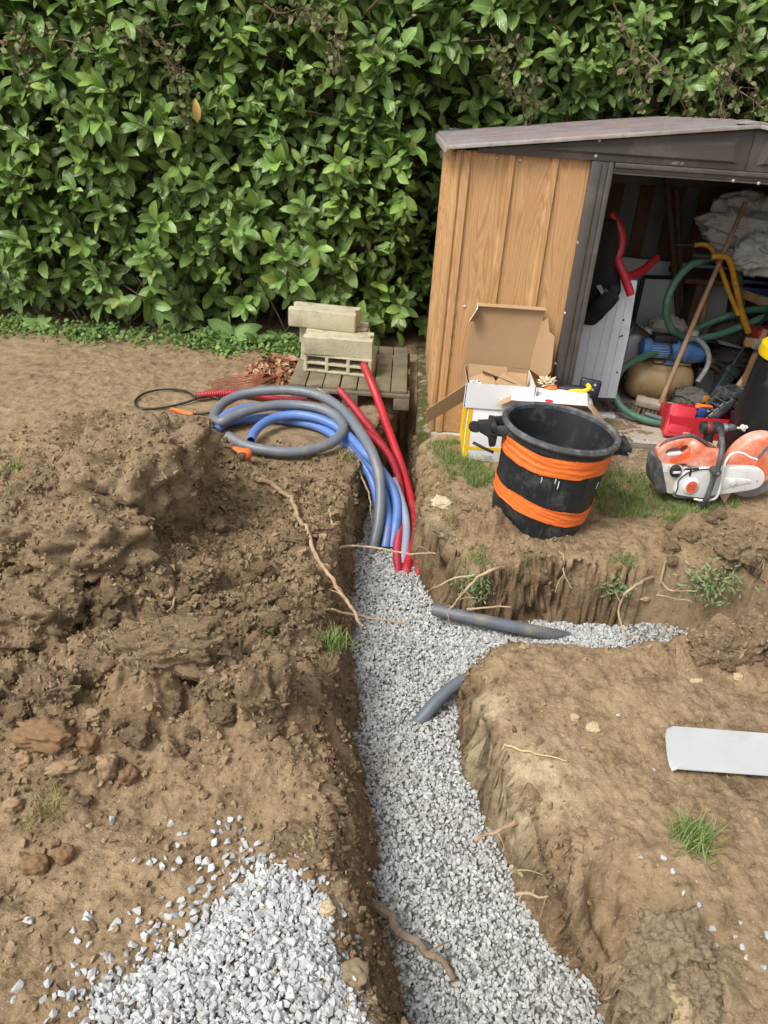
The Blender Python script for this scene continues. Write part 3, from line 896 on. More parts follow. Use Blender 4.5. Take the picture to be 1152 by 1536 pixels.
GREYIN = mat('shed_lining_grey', '#5a6064', '#474d51', 4, .6, bump=.1, dirt='#5a5048', dirt_amt=.5)
RUSTIN = mat('shed_lining_brown', '#5e3b22', '#4a2e1b', 5, .7, bump=.15, dirt='#4a3424', dirt_amt=.5)
k = NT('concrete_slab')
c = k.ramp(k.noise(5, 8, .68), [(.3, '#8d8375'), (.55, '#aca294'), (.75, '#bdb5a8')])
c = k.mix(k.math('MULTIPLY', k.maprange(k.noise(2.3, 6, .7), .5, .7), .55), c, '#9a8468')
cx = k.n('ShaderNodeSeparateXYZ'); k.l(k.tc.outputs['Object'], cx.inputs[0])
c = k.mix(k.math('MULTIPLY', k.maprange(cx.outputs[0], -1.165, -1.185), k.maprange(k.noise(16, 7, .7), .30, .50)), c, '#4a4726')
CONC = k.set(c, .9, 0, k.bump(k.noise(60, 8, .7), .5, .006), .25)
SX, SYF, SYB, SZ0, SZE = .22, 3.79, 5.15, .035, 1.40
SXR, RIDX, RIDZ = 2.76, 1.49, 1.575
slab = MB().box((1.485, 4.51, -.045), (2.67, 1.49, .15)).build('concrete_slab', CONC, bevel=.012, jitter=0, origin=(1.4, 4.5, 0))
tag(slab, kind='structure')
shed = thing('garden_shed', 'small metal shed with wood grain walls, dark gable and open doorway', 'shed', (1.49, 4.5, SZ0))
def ribbed(x0, x1, z0, z1, pitch, first, along='x', at=0.0, depth=.012, ribw=.05, th=.0022, dirn=-1):
    """pressed steel sheet: flat with raised ribs; `along` x or y, standing at `at`"""
    xs = [x0]; ys = [0]
    c = first
    while c < x1 - ribw:
        if c - ribw / 2 > x0:
            for a, b in ((-ribw / 2 - .006, 0), (-ribw / 2 + .002, depth), (ribw / 2 - .002, depth), (ribw / 2 + .006, 0)):
                xs.append(c + a); ys.append(b)
        c += pitch
    xs.append(x1); ys.append(0)
    m = MB(); n = len(xs)
    vs = []
    for z in (z0, z1):
        for off in (0, th):
            for a, b in zip(xs, ys):
                q = at + dirn * (b - off)
                vs.append((a, q, z) if along == 'x' else (q, a, z))
    fs = []
    for i in range(n - 1):
        fs += [(i, i + 1, 2 * n + i + 1, 2 * n + i), (n + i, 3 * n + i, 3 * n + i + 1, n + i + 1), (2 * n + i, 2 * n + i + 1, 3 * n + i + 1, 3 * n + i), (i, n + i, n + i + 1, i + 1)]
    fs += [(0, 2 * n, 3 * n, n), (n - 1, 2 * n - 1, 4 * n - 1, 3 * n - 1)]
    return m.add(vs, fs)
ribbed(SX + .004, .555, SZ0, SZE, .198, .262, at=SYF, depth=.014, ribw=.030).build('wall_panel', WOODST, shed)
ribbed(.5555, .815, SZ0, SZE, .4, .655, at=SYF - .0005, depth=.014, ribw=.030).build('wall_panel', WOODST, shed)
ribbed(2.20, SXR, SZ0, SZE, .18, 2.3, at=SYF).build('wall_panel', WOODST, shed)
ribbed(SYF + .01, 4.48, SZ0, SZE - .026, .17, SYF + .06, 'y', SX, ribw=.04, depth=.014).build('wall_panel', WOODST, shed)
ribbed(4.4805, SYB, SZ0, SZE - .05, .17, 4.55, 'y', SX - .004, ribw=.05).build('wall_panel', WOODST, shed)
ribbed(SYF + .01, SYB, SZ0, SZE - .05, .17, SYF + .07, 'y', SXR, ribw=.05, dirn=1).build('wall_panel', WOODST, shed)
MB().box((SX + .002, SYF + .002, (SZ0 + SZE) / 2), (.022, .022, SZE - SZ0)).build('corner_trim', WOODST, shed, bevel=.003)
x = SX + .01; i = 0
while x < SXR - .05:                                     # back wall: grey and rust brown ribs seen from inside
    wd = .085 if i % 2 else .10
    MB().box((x + wd / 2, SYB + (.0 if i % 2 else .012), (SZ0 + 1.27) / 2), (wd - .001, .004, 1.27 - SZ0)).build('back_panel', RUSTIN if i % 2 else GREYIN, shed)
    x += wd; i += 1
MB().box((1.49, SYB - .02, 1.20), (2.5, .035, .05)).build('back_rail', DARKST, shed, bevel=.003)
ribbed(SX + .01, SXR - .01, 1.30, RIDZ - .17, .3, .4, at=SYB + .03).build('back_gable', GREYIN, shed)
# gable over the door
slope = (RIDZ - 1.41) / (RIDX - .17)
def roof_z(x): return 1.41 + slope * (x - .17) if x <= RIDX else RIDZ - slope * (x - RIDX)
def fas(x0, x1, name):
    pts = [(x0, 1.397), (x1, 1.397), (x1, roof_z(x1) - .012), (x0, roof_z(x0) - .012)]
    f = MB().prism(pts, SYF - .030, SYF - .004).build(name, DARKST, shed, bevel=.003)
    if x1 <= RIDX + .01: q = [(x0 + .25, 1.422), (x1 - .04, 1.422), (x1 - .055, roof_z(x1) - .045), (x0 + .25, roof_z(x0 + .25) - .032)]
    else: q = [(x0 + .04, 1.422), (x1 - .25, 1.422), (x1 - .25, roof_z(x1 - .25) - .032), (x0 + .055, roof_z(x0) - .045)]
    n = len(q); cx = sum(a for a, b in q) / n; cz = sum(b for a, b in q) / n
    m = MB()
    inn = [(cx + (a - cx) * .94, cz + (b - cz) * .62) for a, b in q]
    vs = [(a, SYF - .0302, b) for a, b in q] + [(a, SYF - .040, b) for a, b in inn]
    m.add(vs, [(i, (i + 1) % n, n + (i + 1) % n, n + i) for i in range(n)] + [tuple(range(n, 2 * n))])
    m.build('pressed_field', DARKST, f)
    return f
gf = fas(.30, RIDX - .001, 'gable_panel'); fas(RIDX + .001, SXR - .08, 'gable_panel')
MB().box((1.845, SYF - .022, 1.3855), (1.86, .034, .020)).box((1.845, SYF - .014, 1.3660), (1.86, .026, .018)).build('door_rail', DARKST, shed, bevel=.002)
MB().box((1.79, SYF - .017, 1.352), (1.95, .010, .008)).build('rail_lip', mat('rail_grey_steel', '#6f6c69', '#5a5755', 8, .4, metal=.4), shed, bevel=.001)
for x0 in (.812, 2.06):                                  # door posts, folded steel
    MB().box((x0 + .022, SYF - .020, .715), (.044, .034, 1.36)).box((x0 + .060, SYF - .012, .715), (.032, .030, 1.36)).box((x0 + .088, SYF - .017, .715), (.022, .034, 1.36)).build('door_post', DARKST, shed, bevel=.003)
    MB().box((x0 + .1005, SYF + .002, .70), (.003, .05, 1.33)).build('post_edge', mat('post_edge_tan', '#b39a7c', '#8e7759', 10, .6), shed)
MB().box((1.49, SYF - .005, .028), (1.15, .05, .022)).build('door_sill', mat('sill_steel', '#8f8a82', '#736d64', 9, .5, metal=.3, dirt='#8a7458', dirt_amt=.6), shed, bevel=.003)
# roof: two ribbed slopes, front edge trim, eaves trim, ridge cap
def roof_side(sgn):
    m = MB(); ya, yb = SYF - .055, SYB + .07
    ys = []; c = ya; sag = lambda y: .055 * (y - ya) / (yb - ya)
    while c < yb - .01:
        ys += [(c, 0), (c + .130, 0), (c + .145, .026), (c + .185, .026)]; c += .20
    ys.append((yb, 0))
    n = len(ys); vs = []
    xa, xb = (.165, RIDX) if sgn < 0 else (SXR + .055, RIDX)
    for (x, zz) in ((xa, roof_z(xa)), (xb, RIDZ)):
        for off in (0, -.003):
            for y, h in ys: vs.append((x, y, zz + h + off - sag(y)))
    fs = []
    for i in range(n - 1):
        fs += [(i, i + 1, 2 * n + i + 1, 2 * n + i), (n + i, 3 * n + i, 3 * n + i + 1, n + i + 1), (i, n + i, n + i + 1, i + 1), (2 * n + i, 2 * n + i + 1, 3 * n + i + 1, 3 * n + i)]
    fs += [(0, 2 * n, 3 * n, n), (n - 1, 2 * n - 1, 4 * n - 1, 3 * n - 1)]
    m.add(vs, fs).build('roof_sheet', ROOFST, shed)
    for y in (ya - .006, yb + .006):
        f0, f1 = frame((xa, y, roof_z(xa) - sag(y)), (xb - xa, 0, RIDZ - roof_z(xa))), math.hypot(xb - xa, RIDZ - roof_z(xa))
        MB().box((f1 / 2, 0, .002), (f1, .012, .017), f0).build('roof_edge', TRIMST, shed, bevel=.002)
    MB().box((0, 0, 0), (yb - ya + .02, .014, .034), frame((xa + .006 * sgn, (ya + yb) / 2, roof_z(xa) - .002 - .0275), (0, 1, -.055 / (yb - ya)))).build('eaves_trim', TRIMST, shed, bevel=.002)
roof_side(-1); roof_side(1)
m = MB()
for sgn in (-1, 1):
    m.hexa([(RIDX, SYF - .065, RIDZ + .013), (RIDX + sgn * .05, SYF - .065, RIDZ + .013 - .05 * slope), (RIDX + sgn * .05, SYB + .075, RIDZ - .042 - .05 * slope), (RIDX, SYB + .075, RIDZ - .042),
            (RIDX, SYF - .065, RIDZ + .020), (RIDX + sgn * .05, SYF - .065, RIDZ + .020 - .05 * slope), (RIDX + sgn * .05, SYB + .075, RIDZ - .035 - .05 * slope), (RIDX, SYB + .075, RIDZ - .035)])
m.build('ridge_cap', TRIMST, shed)
bolt = MB().lathe([(.0, .005), (.005, .0045), (.0075, .002), (.0085, 0)], 10)
bolt.f.append(tuple(range(30, 40)))
def put_bolt(x, y, z, rx=90, rz=0):
    b = MB().add(bolt.v, bolt.f, TR((x, y, z), R(rx), 0, R(rz)))
    b.build('bolt', GALV, shed, smooth=True)
for px, py, yy in [(899, 211, SYF - .03), (894, 234, SYF - .03), (868, 364, SYF - .032), (848, 470, SYF - .032), (833, 545, SYF - .032), (679, 459, SYF), (697, 460, SYF), (1100, 271, SYF - .026), (1138, 275, SYF - .026), (780, 240, SYF - .004), (745, 237, SYF - .0)]:
    p = PY(px, py, yy); put_bolt(p.x, yy, p.z)
for px, py in [(669, 253), (661, 452), (664, 424)]:
    d = _ray(px, py); p = Vector((0, 0, CAM_H)) + d * (SX / d.x); put_bolt(SX - .001, p.y, p.z, 90, 270)
# tiny pale print on the gable
def text(name, body, size, m, M, parent, ext=.0006):
    cu = bpy.data.curves.new(name, 'FONT'); cu.body = body; cu.size = size; cu.extrude = ext; cu.align_x = 'CENTER'; cu.align_y = 'CENTER'
    o = bpy.data.objects.new(name, cu); COL.objects.link(o)
    dg = bpy.context.evaluated_depsgraph_get(); me = bpy.data.meshes.new_from_object(o.evaluated_get(dg))
    bpy.data.objects.remove(o); bpy.data.curves.remove(cu)
    me.transform(Matrix.Translation(-world_loc(parent)) @ M); me.materials.clear(); me.materials.append(m)
    ob = bpy.data.objects.new(name, me); COL.objects.link(ob); ob.parent = parent
    return ob
p = PY(1017, 245, SYF - .031)
text('print', '6807 8F', .017, mat('print_grey', '#8f8c88', None, 9, .6, bump=0), TR((p.x, SYF - .0312, 1.409), R(90)), shed)

# ================================================================== PALLET, BLOCKS
WOODG = mat('grey_pallet_wood', '#80755f', '#655c4b', 12, .85, bump=.5, bscale=45, bdist=.004, dirt='#5c5a3e', dirt_amt=.5, dirt_scale=5)
pal = thing('pallet', 'weathered grey wooden pallet beside the shed with concrete blocks on it', 'pallet', (-.24, 4.53, 0))
for i in range(7):
    x = -.545 + i * .097 + random.uniform(-.002, .002)
    MB().box((x, 4.54, .1005), (.090, .79, .018), TR((0, 0, random.uniform(-.001, .001)))).build('deck_board', WOODG, pal, bevel=.002)
for y in (4.165, 4.54, 4.915):
    MB().box((-.24, y, .0815), (.68, .085, .019)).build('stringer', WOODG, pal, bevel=.002)
    for x in (-.53, -.24, .055):
        MB().box((x, y, .036), (.09, .085, .071)).build('block', WOODG, pal, bevel=.003)
k = NT('concrete_block')
c = k.ramp(k.noise(9, 8, .7), [(.3, '#918a72'), (.5, '#b8b096'), (.75, '#d2ccb4')])
c = k.mix(k.math('MULTIPLY', k.maprange(k.noise(4.5, 6, .7), .48, .70), .5), c, '#8d8c55')
vo = k.n('ShaderNodeTexVoronoi'); vo.inputs['Scale'].default_value = 85; k.l(k.tc.outputs['Object'], vo.inputs[0])
pit = k.maprange(vo.outputs['Distance'], .0, .28)
c = k.mix(k.math('MULTIPLY', k.maprange(pit, .55, 0), .55), c, '#7a745f')
BLOCKM = k.set(c, .95, 0, k.bump(k.math('ADD', pit, k.noise(60, 6, .75)), .7, .006), .2)
def cblock(label, M, hollow=False):
    w, d, h = .405, .17, .108
    t = thing('concrete_block', label, 'concrete block', M.to_translation(), 'concrete blocks stacked on the pallet')
    m = MB()
    if not hollow:
        # solid faced block with a tongue at each end
        prof = [(-w / 2, -d / 2), (w / 2, -d / 2), (w / 2, -d / 2 + .05), (w / 2 - .016, -d / 2 + .06), (w / 2 - .016, d / 2 - .06), (w / 2, d / 2 - .05), (w / 2, d / 2), (-w / 2, d / 2), (-w / 2, d / 2 - .05), (-w / 2 + .016, d / 2 - .06), (-w / 2 + .016, -d / 2 + .06), (-w / 2, -d / 2 + .05)]
        n = len(prof)
        m.add([(a, b, 0) for a, b in prof] + [(a, b, h) for a, b in prof], [tuple(range(n))[::-1], tuple(range(n, 2 * n))] + [(i, (i + 1) % n, n + (i + 1) % n, n + i) for i in range(n)], M)
        m.build('body', BLOCKM, t, bevel=.006, seg=2, jitter=.0022)
    else:
        # six openings facing the viewer: webs around three by two cells
        tw = .02; cw = (w - 4 * tw) / 3; ch = (h - 3 * .014) / 2
        xs = [-w / 2]; 
        for i in range(3): xs += [xs[-1] + tw, xs[-1] + tw + cw]
        xs.append(w / 2)
        zs = [0, .014, .014 + ch, .028 + ch, .028 + 2 * ch, h]
        nx, nz = len(xs), len(zs)
        V0 = [(a, -d / 2, b) for b in zs for a in xs]; V1 = [(a, d / 2 - .03, b) for b in zs for a in xs]; V2 = [(a, d / 2, b) for b in zs for a in xs]
        N = len(V0); fs = []
        for j in range(nz - 1):
            for i in range(nx - 1):
                q = (j * nx + i, j * nx + i + 1, (j + 1) * nx + i + 1, (j + 1) * nx + i)
                hole = (i % 2 == 1) and (j % 2 == 1)
                fs.append(tuple(reversed([a + 2 * N for a in q])))
                if hole:
                    fs.append(tuple(a + N for a in q))
                    for u, v in ((0, 1), (1, 2), (2, 3), (3, 0)): fs.append((q[u], q[v], q[v] + N, q[u] + N))
                else: fs.append(q)
        for i in range(nx - 1): fs += [(i, i + 2 * N, i + 1 + 2 * N, i + 1), ((nz - 1) * nx + i, (nz - 1) * nx + i + 1, (nz - 1) * nx + i + 1 + 2 * N, (nz - 1) * nx + i + 2 * N)]
        for j in range(nz - 1): fs += [(j * nx, (j + 1) * nx, (j + 1) * nx + 2 * N, j * nx + 2 * N), (j * nx + nx - 1, j * nx + nx - 1 + 2 * N, (j + 1) * nx + nx - 1 + 2 * N, (j + 1) * nx + nx - 1)]
        m.add(V0 + V1 + V2, fs, M)
        m.build('body', BLOCKM, t, bevel=.003, seg=1, jitter=.0012)
    return t
cblock('hollow concrete block showing six openings, lowest of the stack at the front', TR((-.325, 4.42, .111), 0, 0, R(-6)), True)
cblock('mossy hollow concrete block at the back of the bottom layer, mostly hidden', TR((-.37, 4.63, .111), 0, 0, R(-2)), True)
cblock('pale mossy concrete block lying directly on the block with six openings', TR((-.335, 4.42, .2205), 0, 0, R(-1)))
cblock('concrete block in the rear of the second layer, its right end showing behind', TR((-.40 + .02, 4.63, .2205), 0, 0, R(-2)))
cblock('topmost concrete block, shifted to the left on the stack', TR((-.435, 4.565, .330), 0, 0, R(-8)))

# ================================================================== CONDUITS
def q5(cx, cy, z): return P(180 + cx / 2.304, 420 + cy / 2.304, z)
def plast(name, c1, c2, corr=0.0, dust=.35, rough=.45):
    return mat(name, c1, c2, 6, rough, bump=.06, bscale=160, dirt='#a08d74', dirt_amt=dust, dirt_scale=7)
GREYP = plast('grey_conduit', '#6f757c', '#636970', dust=.3)
BLUEP = plast('blue_conduit', '#5f80bd', '#5474b0', dust=.25)
LAVP = plast('dusty_blue_conduit', '#8e96ac', '#828aa2', dust=.5)
REDP = plast('red_conduit', '#b3242f', '#9c1f2a', dust=.2)
REDC = plast('red_corrugated_conduit', '#b4323f', '#9a2835', dust=.2)
ORTAPE = mat('orange_tape', '#ee7630', '#e26a28', 16, .6, bump=.35, bscale=22, bdist=.003)
BLACKR = mat('black_rubber', '#1f2022', '#2a2a2b', 9, .6, bump=.15, dirt='#6b6256', dirt_amt=.2)
def conduit(name, label, cat, pts, r, m, corr=False, step=10, group=None, z5=True, wall=.0035):
    path = catmull([q5(*p) if z5 else Vector(p) for p in pts], step)
    if corr:                                            # ring corrugated: resample finely and pulse the radius
        d = [0.0]
        for a, b in zip(path, path[1:]): d.append(d[-1] + (b - a).length)
        n = int(d[-1] / .0042); pp = []; j = 0
        for i in range(n + 1):
            t = d[-1] * i / n
            while j < len(d) - 2 and d[j + 1] < t: j += 1
            f = (t - d[j]) / max(1e-6, d[j + 1] - d[j]); pp.append(path[j].lerp(path[j + 1], f))
        path = pp; rr = [r * (1.0 if (i % 3) else .78) for i in range(len(path))]
    else: rr = r
    mb = MB().pipe(path, rr, wall, 12 if corr else 14)
    o = mb.build(name, m, None, smooth=True, origin=path[0], ang=60 if not corr else 75)
    return tag(o, label, cat, group)
G5 = 'conduits and pipes coming out of the trench'
conduit('grey_conduit', 'thick smooth grey conduit in a big open loop running down into the gravel', 'conduit',
        [(372, 540, .055), (440, 574, .045), (520, 590, .04), (600, 594, .04), (680, 582, .045), (745, 553, .06), (772, 510, .08), (745, 470, .10), (690, 444, .11), (620, 433, .11), (540, 432, .11), (460, 446, .10), (395, 468, .08), (350, 490, .06), (325, 478, .05), (338, 446, .06), (372, 416, .07), (430, 393, .09), (510, 382, .11), (600, 382, .12), (690, 400, .12), (760, 442, .11), (820, 512, .09), (868, 590, .05), (894, 670, -.02), (900, 750, -.10), (894, 830, -.18), (880, 900, -.25), (868, 945, -.30)], .0265, GREYP, group=G5)
conduit('blue_conduit', 'blue conduit with an open cut end lying inside the grey loop', 'conduit',
        [(453, 556, .05), (462, 530, .05), (490, 500, .06), (540, 475, .07), (610, 466, .08), (680, 477, .08), (745, 505, .06), (800, 548, .04), (850, 602, .02), (900, 655, -.04), (938, 712, -.10), (958, 780, -.16), (952, 850, -.22), (938, 925, -.30)], .0235, BLUEP, group=G5)
conduit('blue_conduit', 'upper blue conduit passing under the top of the grey loop', 'conduit',
        [(330, 500, .03), (366, 467, .05), (430, 443, .06), (510, 437, .06), (590, 442, .06), (660, 462, .05), (740, 512, .02), (800, 562, .02), (850, 620, -.02), (890, 680, -.08), (915, 745, -.14), (925, 830, -.20), (915, 925, -.29)], .0225, BLUEP, group=G5)
conduit('blue_conduit', 'lower blue conduit lying flat on the soil beneath the others', 'conduit',
        [(330, 520, .025), (372, 492, .03), (440, 480, .03), (520, 478, .03), (600, 488, .03), (680, 506, .03), (750, 545, .02), (810, 596, -.02), (850, 650, -.07), (880, 720, -.14), (895, 800, -.2), (893, 900, -.30)], .0225, BLUEP, group=G5)
conduit('dusty_conduit', 'pale dusty blue conduit standing in the gravel between the grey and red ones', 'conduit',
        [(905, 660, -.12), (925, 730, -.16), (935, 800, -.21), (925, 870, -.26), (915, 930, -.31)], .021, LAVP, group=G5)
conduit('dusty_conduit', 'pale dusty conduit end in the gravel tight against the red conduits', 'conduit',
        [(945, 690, -.1), (975, 770, -.16), (990, 850, -.22), (985, 930, -.27), (975, 985, -.31)], .020, LAVP, group=G5)
conduit('red_conduit', 'corrugated red conduit with its open end lying at the far left of the coil', 'conduit',
        [(264, 401, .03), (330, 393, .03), (400, 391, .03), (470, 398, .03), (540, 411, .03), (620, 418, .03), (690, 438, .05), (760, 480, .05), (820, 510, .03), (880, 548, .0), (930, 606, -.05), (960, 680, -.12), (972, 760, -.18), (968, 850, -.23), (957, 930, -.27), (962, 1010, -.31), (966, 1040, -.36)], .0205, REDC, True, 8, G5)
conduit('red_conduit', 'short corrugated red conduit sticking up next to the front of the pallet', 'conduit',
        [(757, 380, .09), (790, 418, .07), (840, 482, .03), (890, 548, -.03), (935, 612, -.09), (975, 680, -.15), (998, 740, -.2)], .0205, REDC, True, 8, G5)
conduit('red_conduit', 'bright smooth red conduit leaning upright against the concrete blocks', 'conduit',
        [(842, 293, .215), (862, 340, .17), (890, 410, .09), (920, 495, .01), (950, 578, -.06), (978, 660, -.13), (1003, 750, -.19), (1014, 830, -.235), (1010, 900, -.265), (998, 965, -.29), (985, 1020, -.32), (980, 1045, -.37)], .0225, REDP, False, 10, G5)
conduit('red_conduit', 'short red conduit stub at the right edge of the gravel', 'conduit',
        [(1018, 900, -.22), (1026, 950, -.26), (1030, 1000, -.29), (1030, 1025, -.32)], .016, REDC, True, 8, G5)
t = thing('blue_pipe_end', 'short blue pipe end sealed with orange tape sticking out of the soil', 'pipe', q5(390, 600, .05))
a, b = q5(333, 588, .06), q5(455, 606, .06); dv = (b - a)
MB().tube([a - dv * .2, a + dv * .45], .026, 14).build('pipe', BLUEP, t, smooth=True)
MB().tube([a + dv * s for s in (.38, .42, .55, .7, .85, .95, 1.0)], [.0275, .030, .032, .029, .033, .026, .012], 14).build('tape', ORTAPE, t, jitter=.0015, smooth=True)
t = thing('black_cable', 'thin black cable looped out of the red conduit with an orange taped end', 'cable', q5(180, 400, 0))
path = catmull([q5(*p) for p in [(300, 400, .03), (262, 403, .03), (220, 382, .01), (150, 378, .01), (85, 392, .01), (52, 420, .01), (75, 444, .01), (150, 441, .01), (225, 424, .01), (290, 404, .015), (335, 408, .02), (345, 430, .02), (320, 457, .015), (250, 462, .012), (190, 448, .012)]], 8)
MB().tube(path, .006, 8).build('cable', BLACKR, t, smooth=True)
MB().tube([q5(*p) for p in [(252, 463, .013), (228, 460, .014), (200, 452, .013), (178, 444, .012)]], [.010, .012, .011, .006], 8).build('tape', ORTAPE, t, smooth=True, jitter=.001)
path = catmull([q5(*p) for p in [(770, 385, .05), (720, 375, .07), (670, 362, .08), (655, 370, .06), (690, 382, .05), (740, 385, .05)]], 8)
tag(MB().tube(path, .006, 8).build('black_cable', BLACKR, smooth=True, origin=path[0]), 'short black cable curled under the front edge of the pallet', 'cable')
COPP = mat('copper_strands', '#b5765c', '#9c6248', 20, .5, metal=.3, bump=.1)
t = thing('wire_bundle', 'fanned bundle of thin copper coloured strands lying beside the dead leaves', 'wire', q5(430, 350, 0))
for i in range(16):
    f = (i - 7.5) / 7.5
    MB().tube(catmull([q5(540 + random.uniform(-8, 8), 328 + 6 * f, .03), q5(470, 345 + 20 * f, .02 + random.uniform(0, .015)), q5(400 + random.uniform(-10, 10), 357 + 26 * f, .012), q5(300 + random.uniform(-15, 40), 380 + 30 * f, .006)], 5), .0022, 5).build('strand', COPP, t)
lv = leaf_mat('leaf_litter', [(0.0, '#6b4630'), (.35, '#8a6145'), (.7, '#a57c5c'), (1.0, '#bd9a78')], .7, .3, .08, False, None)
n = 1100
th_ = rng.uniform(0, 6.28, n); rr_ = rng.random(n) ** .6
c0 = q5(556, 318, 0)
px_ = c0.x + .19 * rr_ * np.cos(th_); py_ = c0.y + .20 * rr_ * np.sin(th_)
pz_ = ground(px_, py_) + .09 * (1 - rr_) * rng.random(n) + .004
V_, F_, U_ = scatter([leaf_template(.4, .5, .32, 4, 60 + i, .06) for i in range(4)], np.stack([px_, py_, pz_], 1), rng.uniform(.03, .07, n), frames(rng.normal(0, 1, (n, 3)) * [1, 1, .5], rng.normal(0, .6, (n, 3)) + [0, -.2, 1]))
tag(np_mesh('leaf_litter', V_, F_, lv, smooth=True, uv=U_), kind='stuff')
# drain pipes in the trench
for nm, lab, pts, r in [('drain_pipe', 'straight grey pipe crossing the trench mouth towards the side branch', [(650, 914, -.235), (700, 925, -.235), (765, 939, -.245), (815, 949, -.275), (850, 956, -.315), (880, 962, -.35)], .026),
                        ('drain_pipe', 'bent grey pipe stub rising out of the gravel against the earth bank', [(612, 1092, -.335), (632, 1078, -.295), (655, 1052, -.255), (680, 1030, -.235), (705, 1016, -.225), (730, 1006, -.22)], .024)]:
    path = catmull([P(*p) for p in pts], 10)
    o = MB().pipe(path, r, .004, 18).build(nm, plast('grey_drain_pipe', '#666b72', '#585d64', dust=.30, rough=.5), None, smooth=True, origin=path[0], ang=60)
    tag(o, lab, 'pipe', 'grey pipes in the trench')

from mathutils import noise as mnoise
# ================================================================== BUCKET
k = NT('bucket_black')
c = k.mix(k.maprange(k.noise(5, 5), .4, .65), '#1d1f22', '#26282b')
st2 = k.noise(34, 6, .75, k.vscale((1, 1, .22)))
c = k.mix(k.math('MULTIPLY', k.maprange(st2, .58, .74), .35), c, '#8b8c8c')
c = k.mix(k.math('MULTIPLY', k.maprange(k.noise(7, 8, .75), .52, .70), .45), c, '#77746d')
BUCK = k.set(c, .5, 0, k.bump(k.noise(90, 4), .1, .002), .5)
pb0 = P(803, 774, gz(.66, 2.95)); pb0.z = gz(pb0.x, pb0.y) - .006
BM = TR(pb0, 0, R(5.2), 0)
bk = thing('bucket', 'big black rubble bucket with two orange tape bands, tilted on the soil', 'bucket', BM.to_translation())
HB, RB, RT = .445, .194, .233
MB().lathe([(0, .012), (RB - .012, .012), (RB, .02), (RB + .002, .0), (RB + .006, .012), (RB + .012, .05), (RT - .004, HB - .05), (RT + .002, HB - .045), (RT + .004, HB - .012), (RT - .006, HB - .008), (RT - .012, HB - .05), (RB - .004, .03), (0, .022)], 56, BM).build('wall', BUCK, bk, smooth=True)
MB().lathe([(RT - .008, HB - .014), (RT + .012, HB - .016), (RT + .019, HB - .006), (RT + .016, HB + .006), (RT + .004, HB + .010), (RT - .008, HB + .002)], 56, BM, closed=True).build('rim', mat('worn_black_rim', '#3a3c3e', '#4a4c4d', 20, .5, bump=.2, dirt='#8a8a88', dirt_amt=.5, dirt_scale=12), bk, smooth=True)
for i in range(12):                                      # shallow upright ribs of the wall
    a = R(-150 + i * 30); 
    MB().tube([BM @ Vector((math.cos(a) * (RB + .010), math.sin(a) * (RB + .010), .06)), BM @ Vector((math.cos(a) * (RT - .004), math.sin(a) * (RT - .004), HB - .06))], .0022, 5).build('rib', BUCK, bk)
def lug(sgn):
    m = MB()
    x0 = sgn * (RT + .005)
    for y in (-.052, .052):
        m.hexa([(x0 - sgn * .02, y - .008, HB - .075), (x0 + sgn * .045, y - .006, HB - .050), (x0 + sgn * .045, y + .006, HB - .050), (x0 - sgn * .02, y + .008, HB - .075),
                (x0 - sgn * .01, y - .008, HB - .010), (x0 + sgn * .048, y - .006, HB - .022), (x0 + sgn * .048, y + .006, HB - .022), (x0 - sgn * .01, y + .008, HB - .010)], BM)
    m.box((x0 + sgn * .048, 0, HB - .032), (.026, .125, .024), BM).box((x0 + sgn * .02, 0, HB - .062), (.075, .10, .010), BM)
    m.build('handle', BUCK, bk, bevel=.005)
lug(-1); lug(1)
def band(z0, z1, wob, seed):
    def fn(u, v):
        a = R(-205) + R(300) * u if wob else 2 * math.pi * u
        zz = z0(u) + (z1(u) - z0(u)) * v
        r = RB + .012 + (RT - RB - .016) * (zz - .05) / (HB - .10) + .0030
        r += .0030 * (1 - 2.2 * abs(mnoise.noise(Vector((u * 7, v * 3.2 + u * 2.5, seed))))) + .0016 * mnoise.noise(Vector((u * 30, v * 7, seed + 5)))
        return (r * math.cos(a), r * math.sin(a), zz)
    MB().grid(fn, 150, 18, BM).build('tape_band', ORTAPE, bk, smooth=True, solid=.0012)
s1 = lambda u: .0022 * math.sin(u * 17) + .0018 * math.sin(u * 39) + (.003 if math.sin(u * 29) > .6 else 0)
band(lambda u: .322 - .010 * math.sin(u * 6.28 * .8) + s1(u), lambda u: .400 - .006 * math.sin(u * 8) + s1(u + .3), True, 1)
band(lambda u: .100 + .024 * math.cos((u - .10) * 6.9) + s1(u + .5), lambda u: .166 + .022 * math.cos((u - .12) * 6.9) + s1(u + .9), True, 4)
m = MB()
for a, z0, z1 in [(-110, .30, .275), (-96, .31, .285), (-92, .30, .262), (-36, .28, .245)]:   # white paint drips
    a = R(a); r = lambda z: RB + .0135 + (RT - RB - .016) * (z - .05) / (HB - .10)
    m.tube([BM @ Vector((math.cos(a) * r(z0), math.sin(a) * r(z0), z0)), BM @ Vector((math.cos(a + .008) * r((z0 + z1) / 2), math.sin(a + .008) * r((z0 + z1) / 2), (z0 + z1) / 2)), BM @ Vector((math.cos(a + .004) * r(z1), math.sin(a + .004) * r(z1), z1))], [.0022, .0026, .0010], 5)
m.build('paint_drip', mat('white_drip', '#d8d8d4', '#bdbdb8', 30, .6), bk, smooth=True)
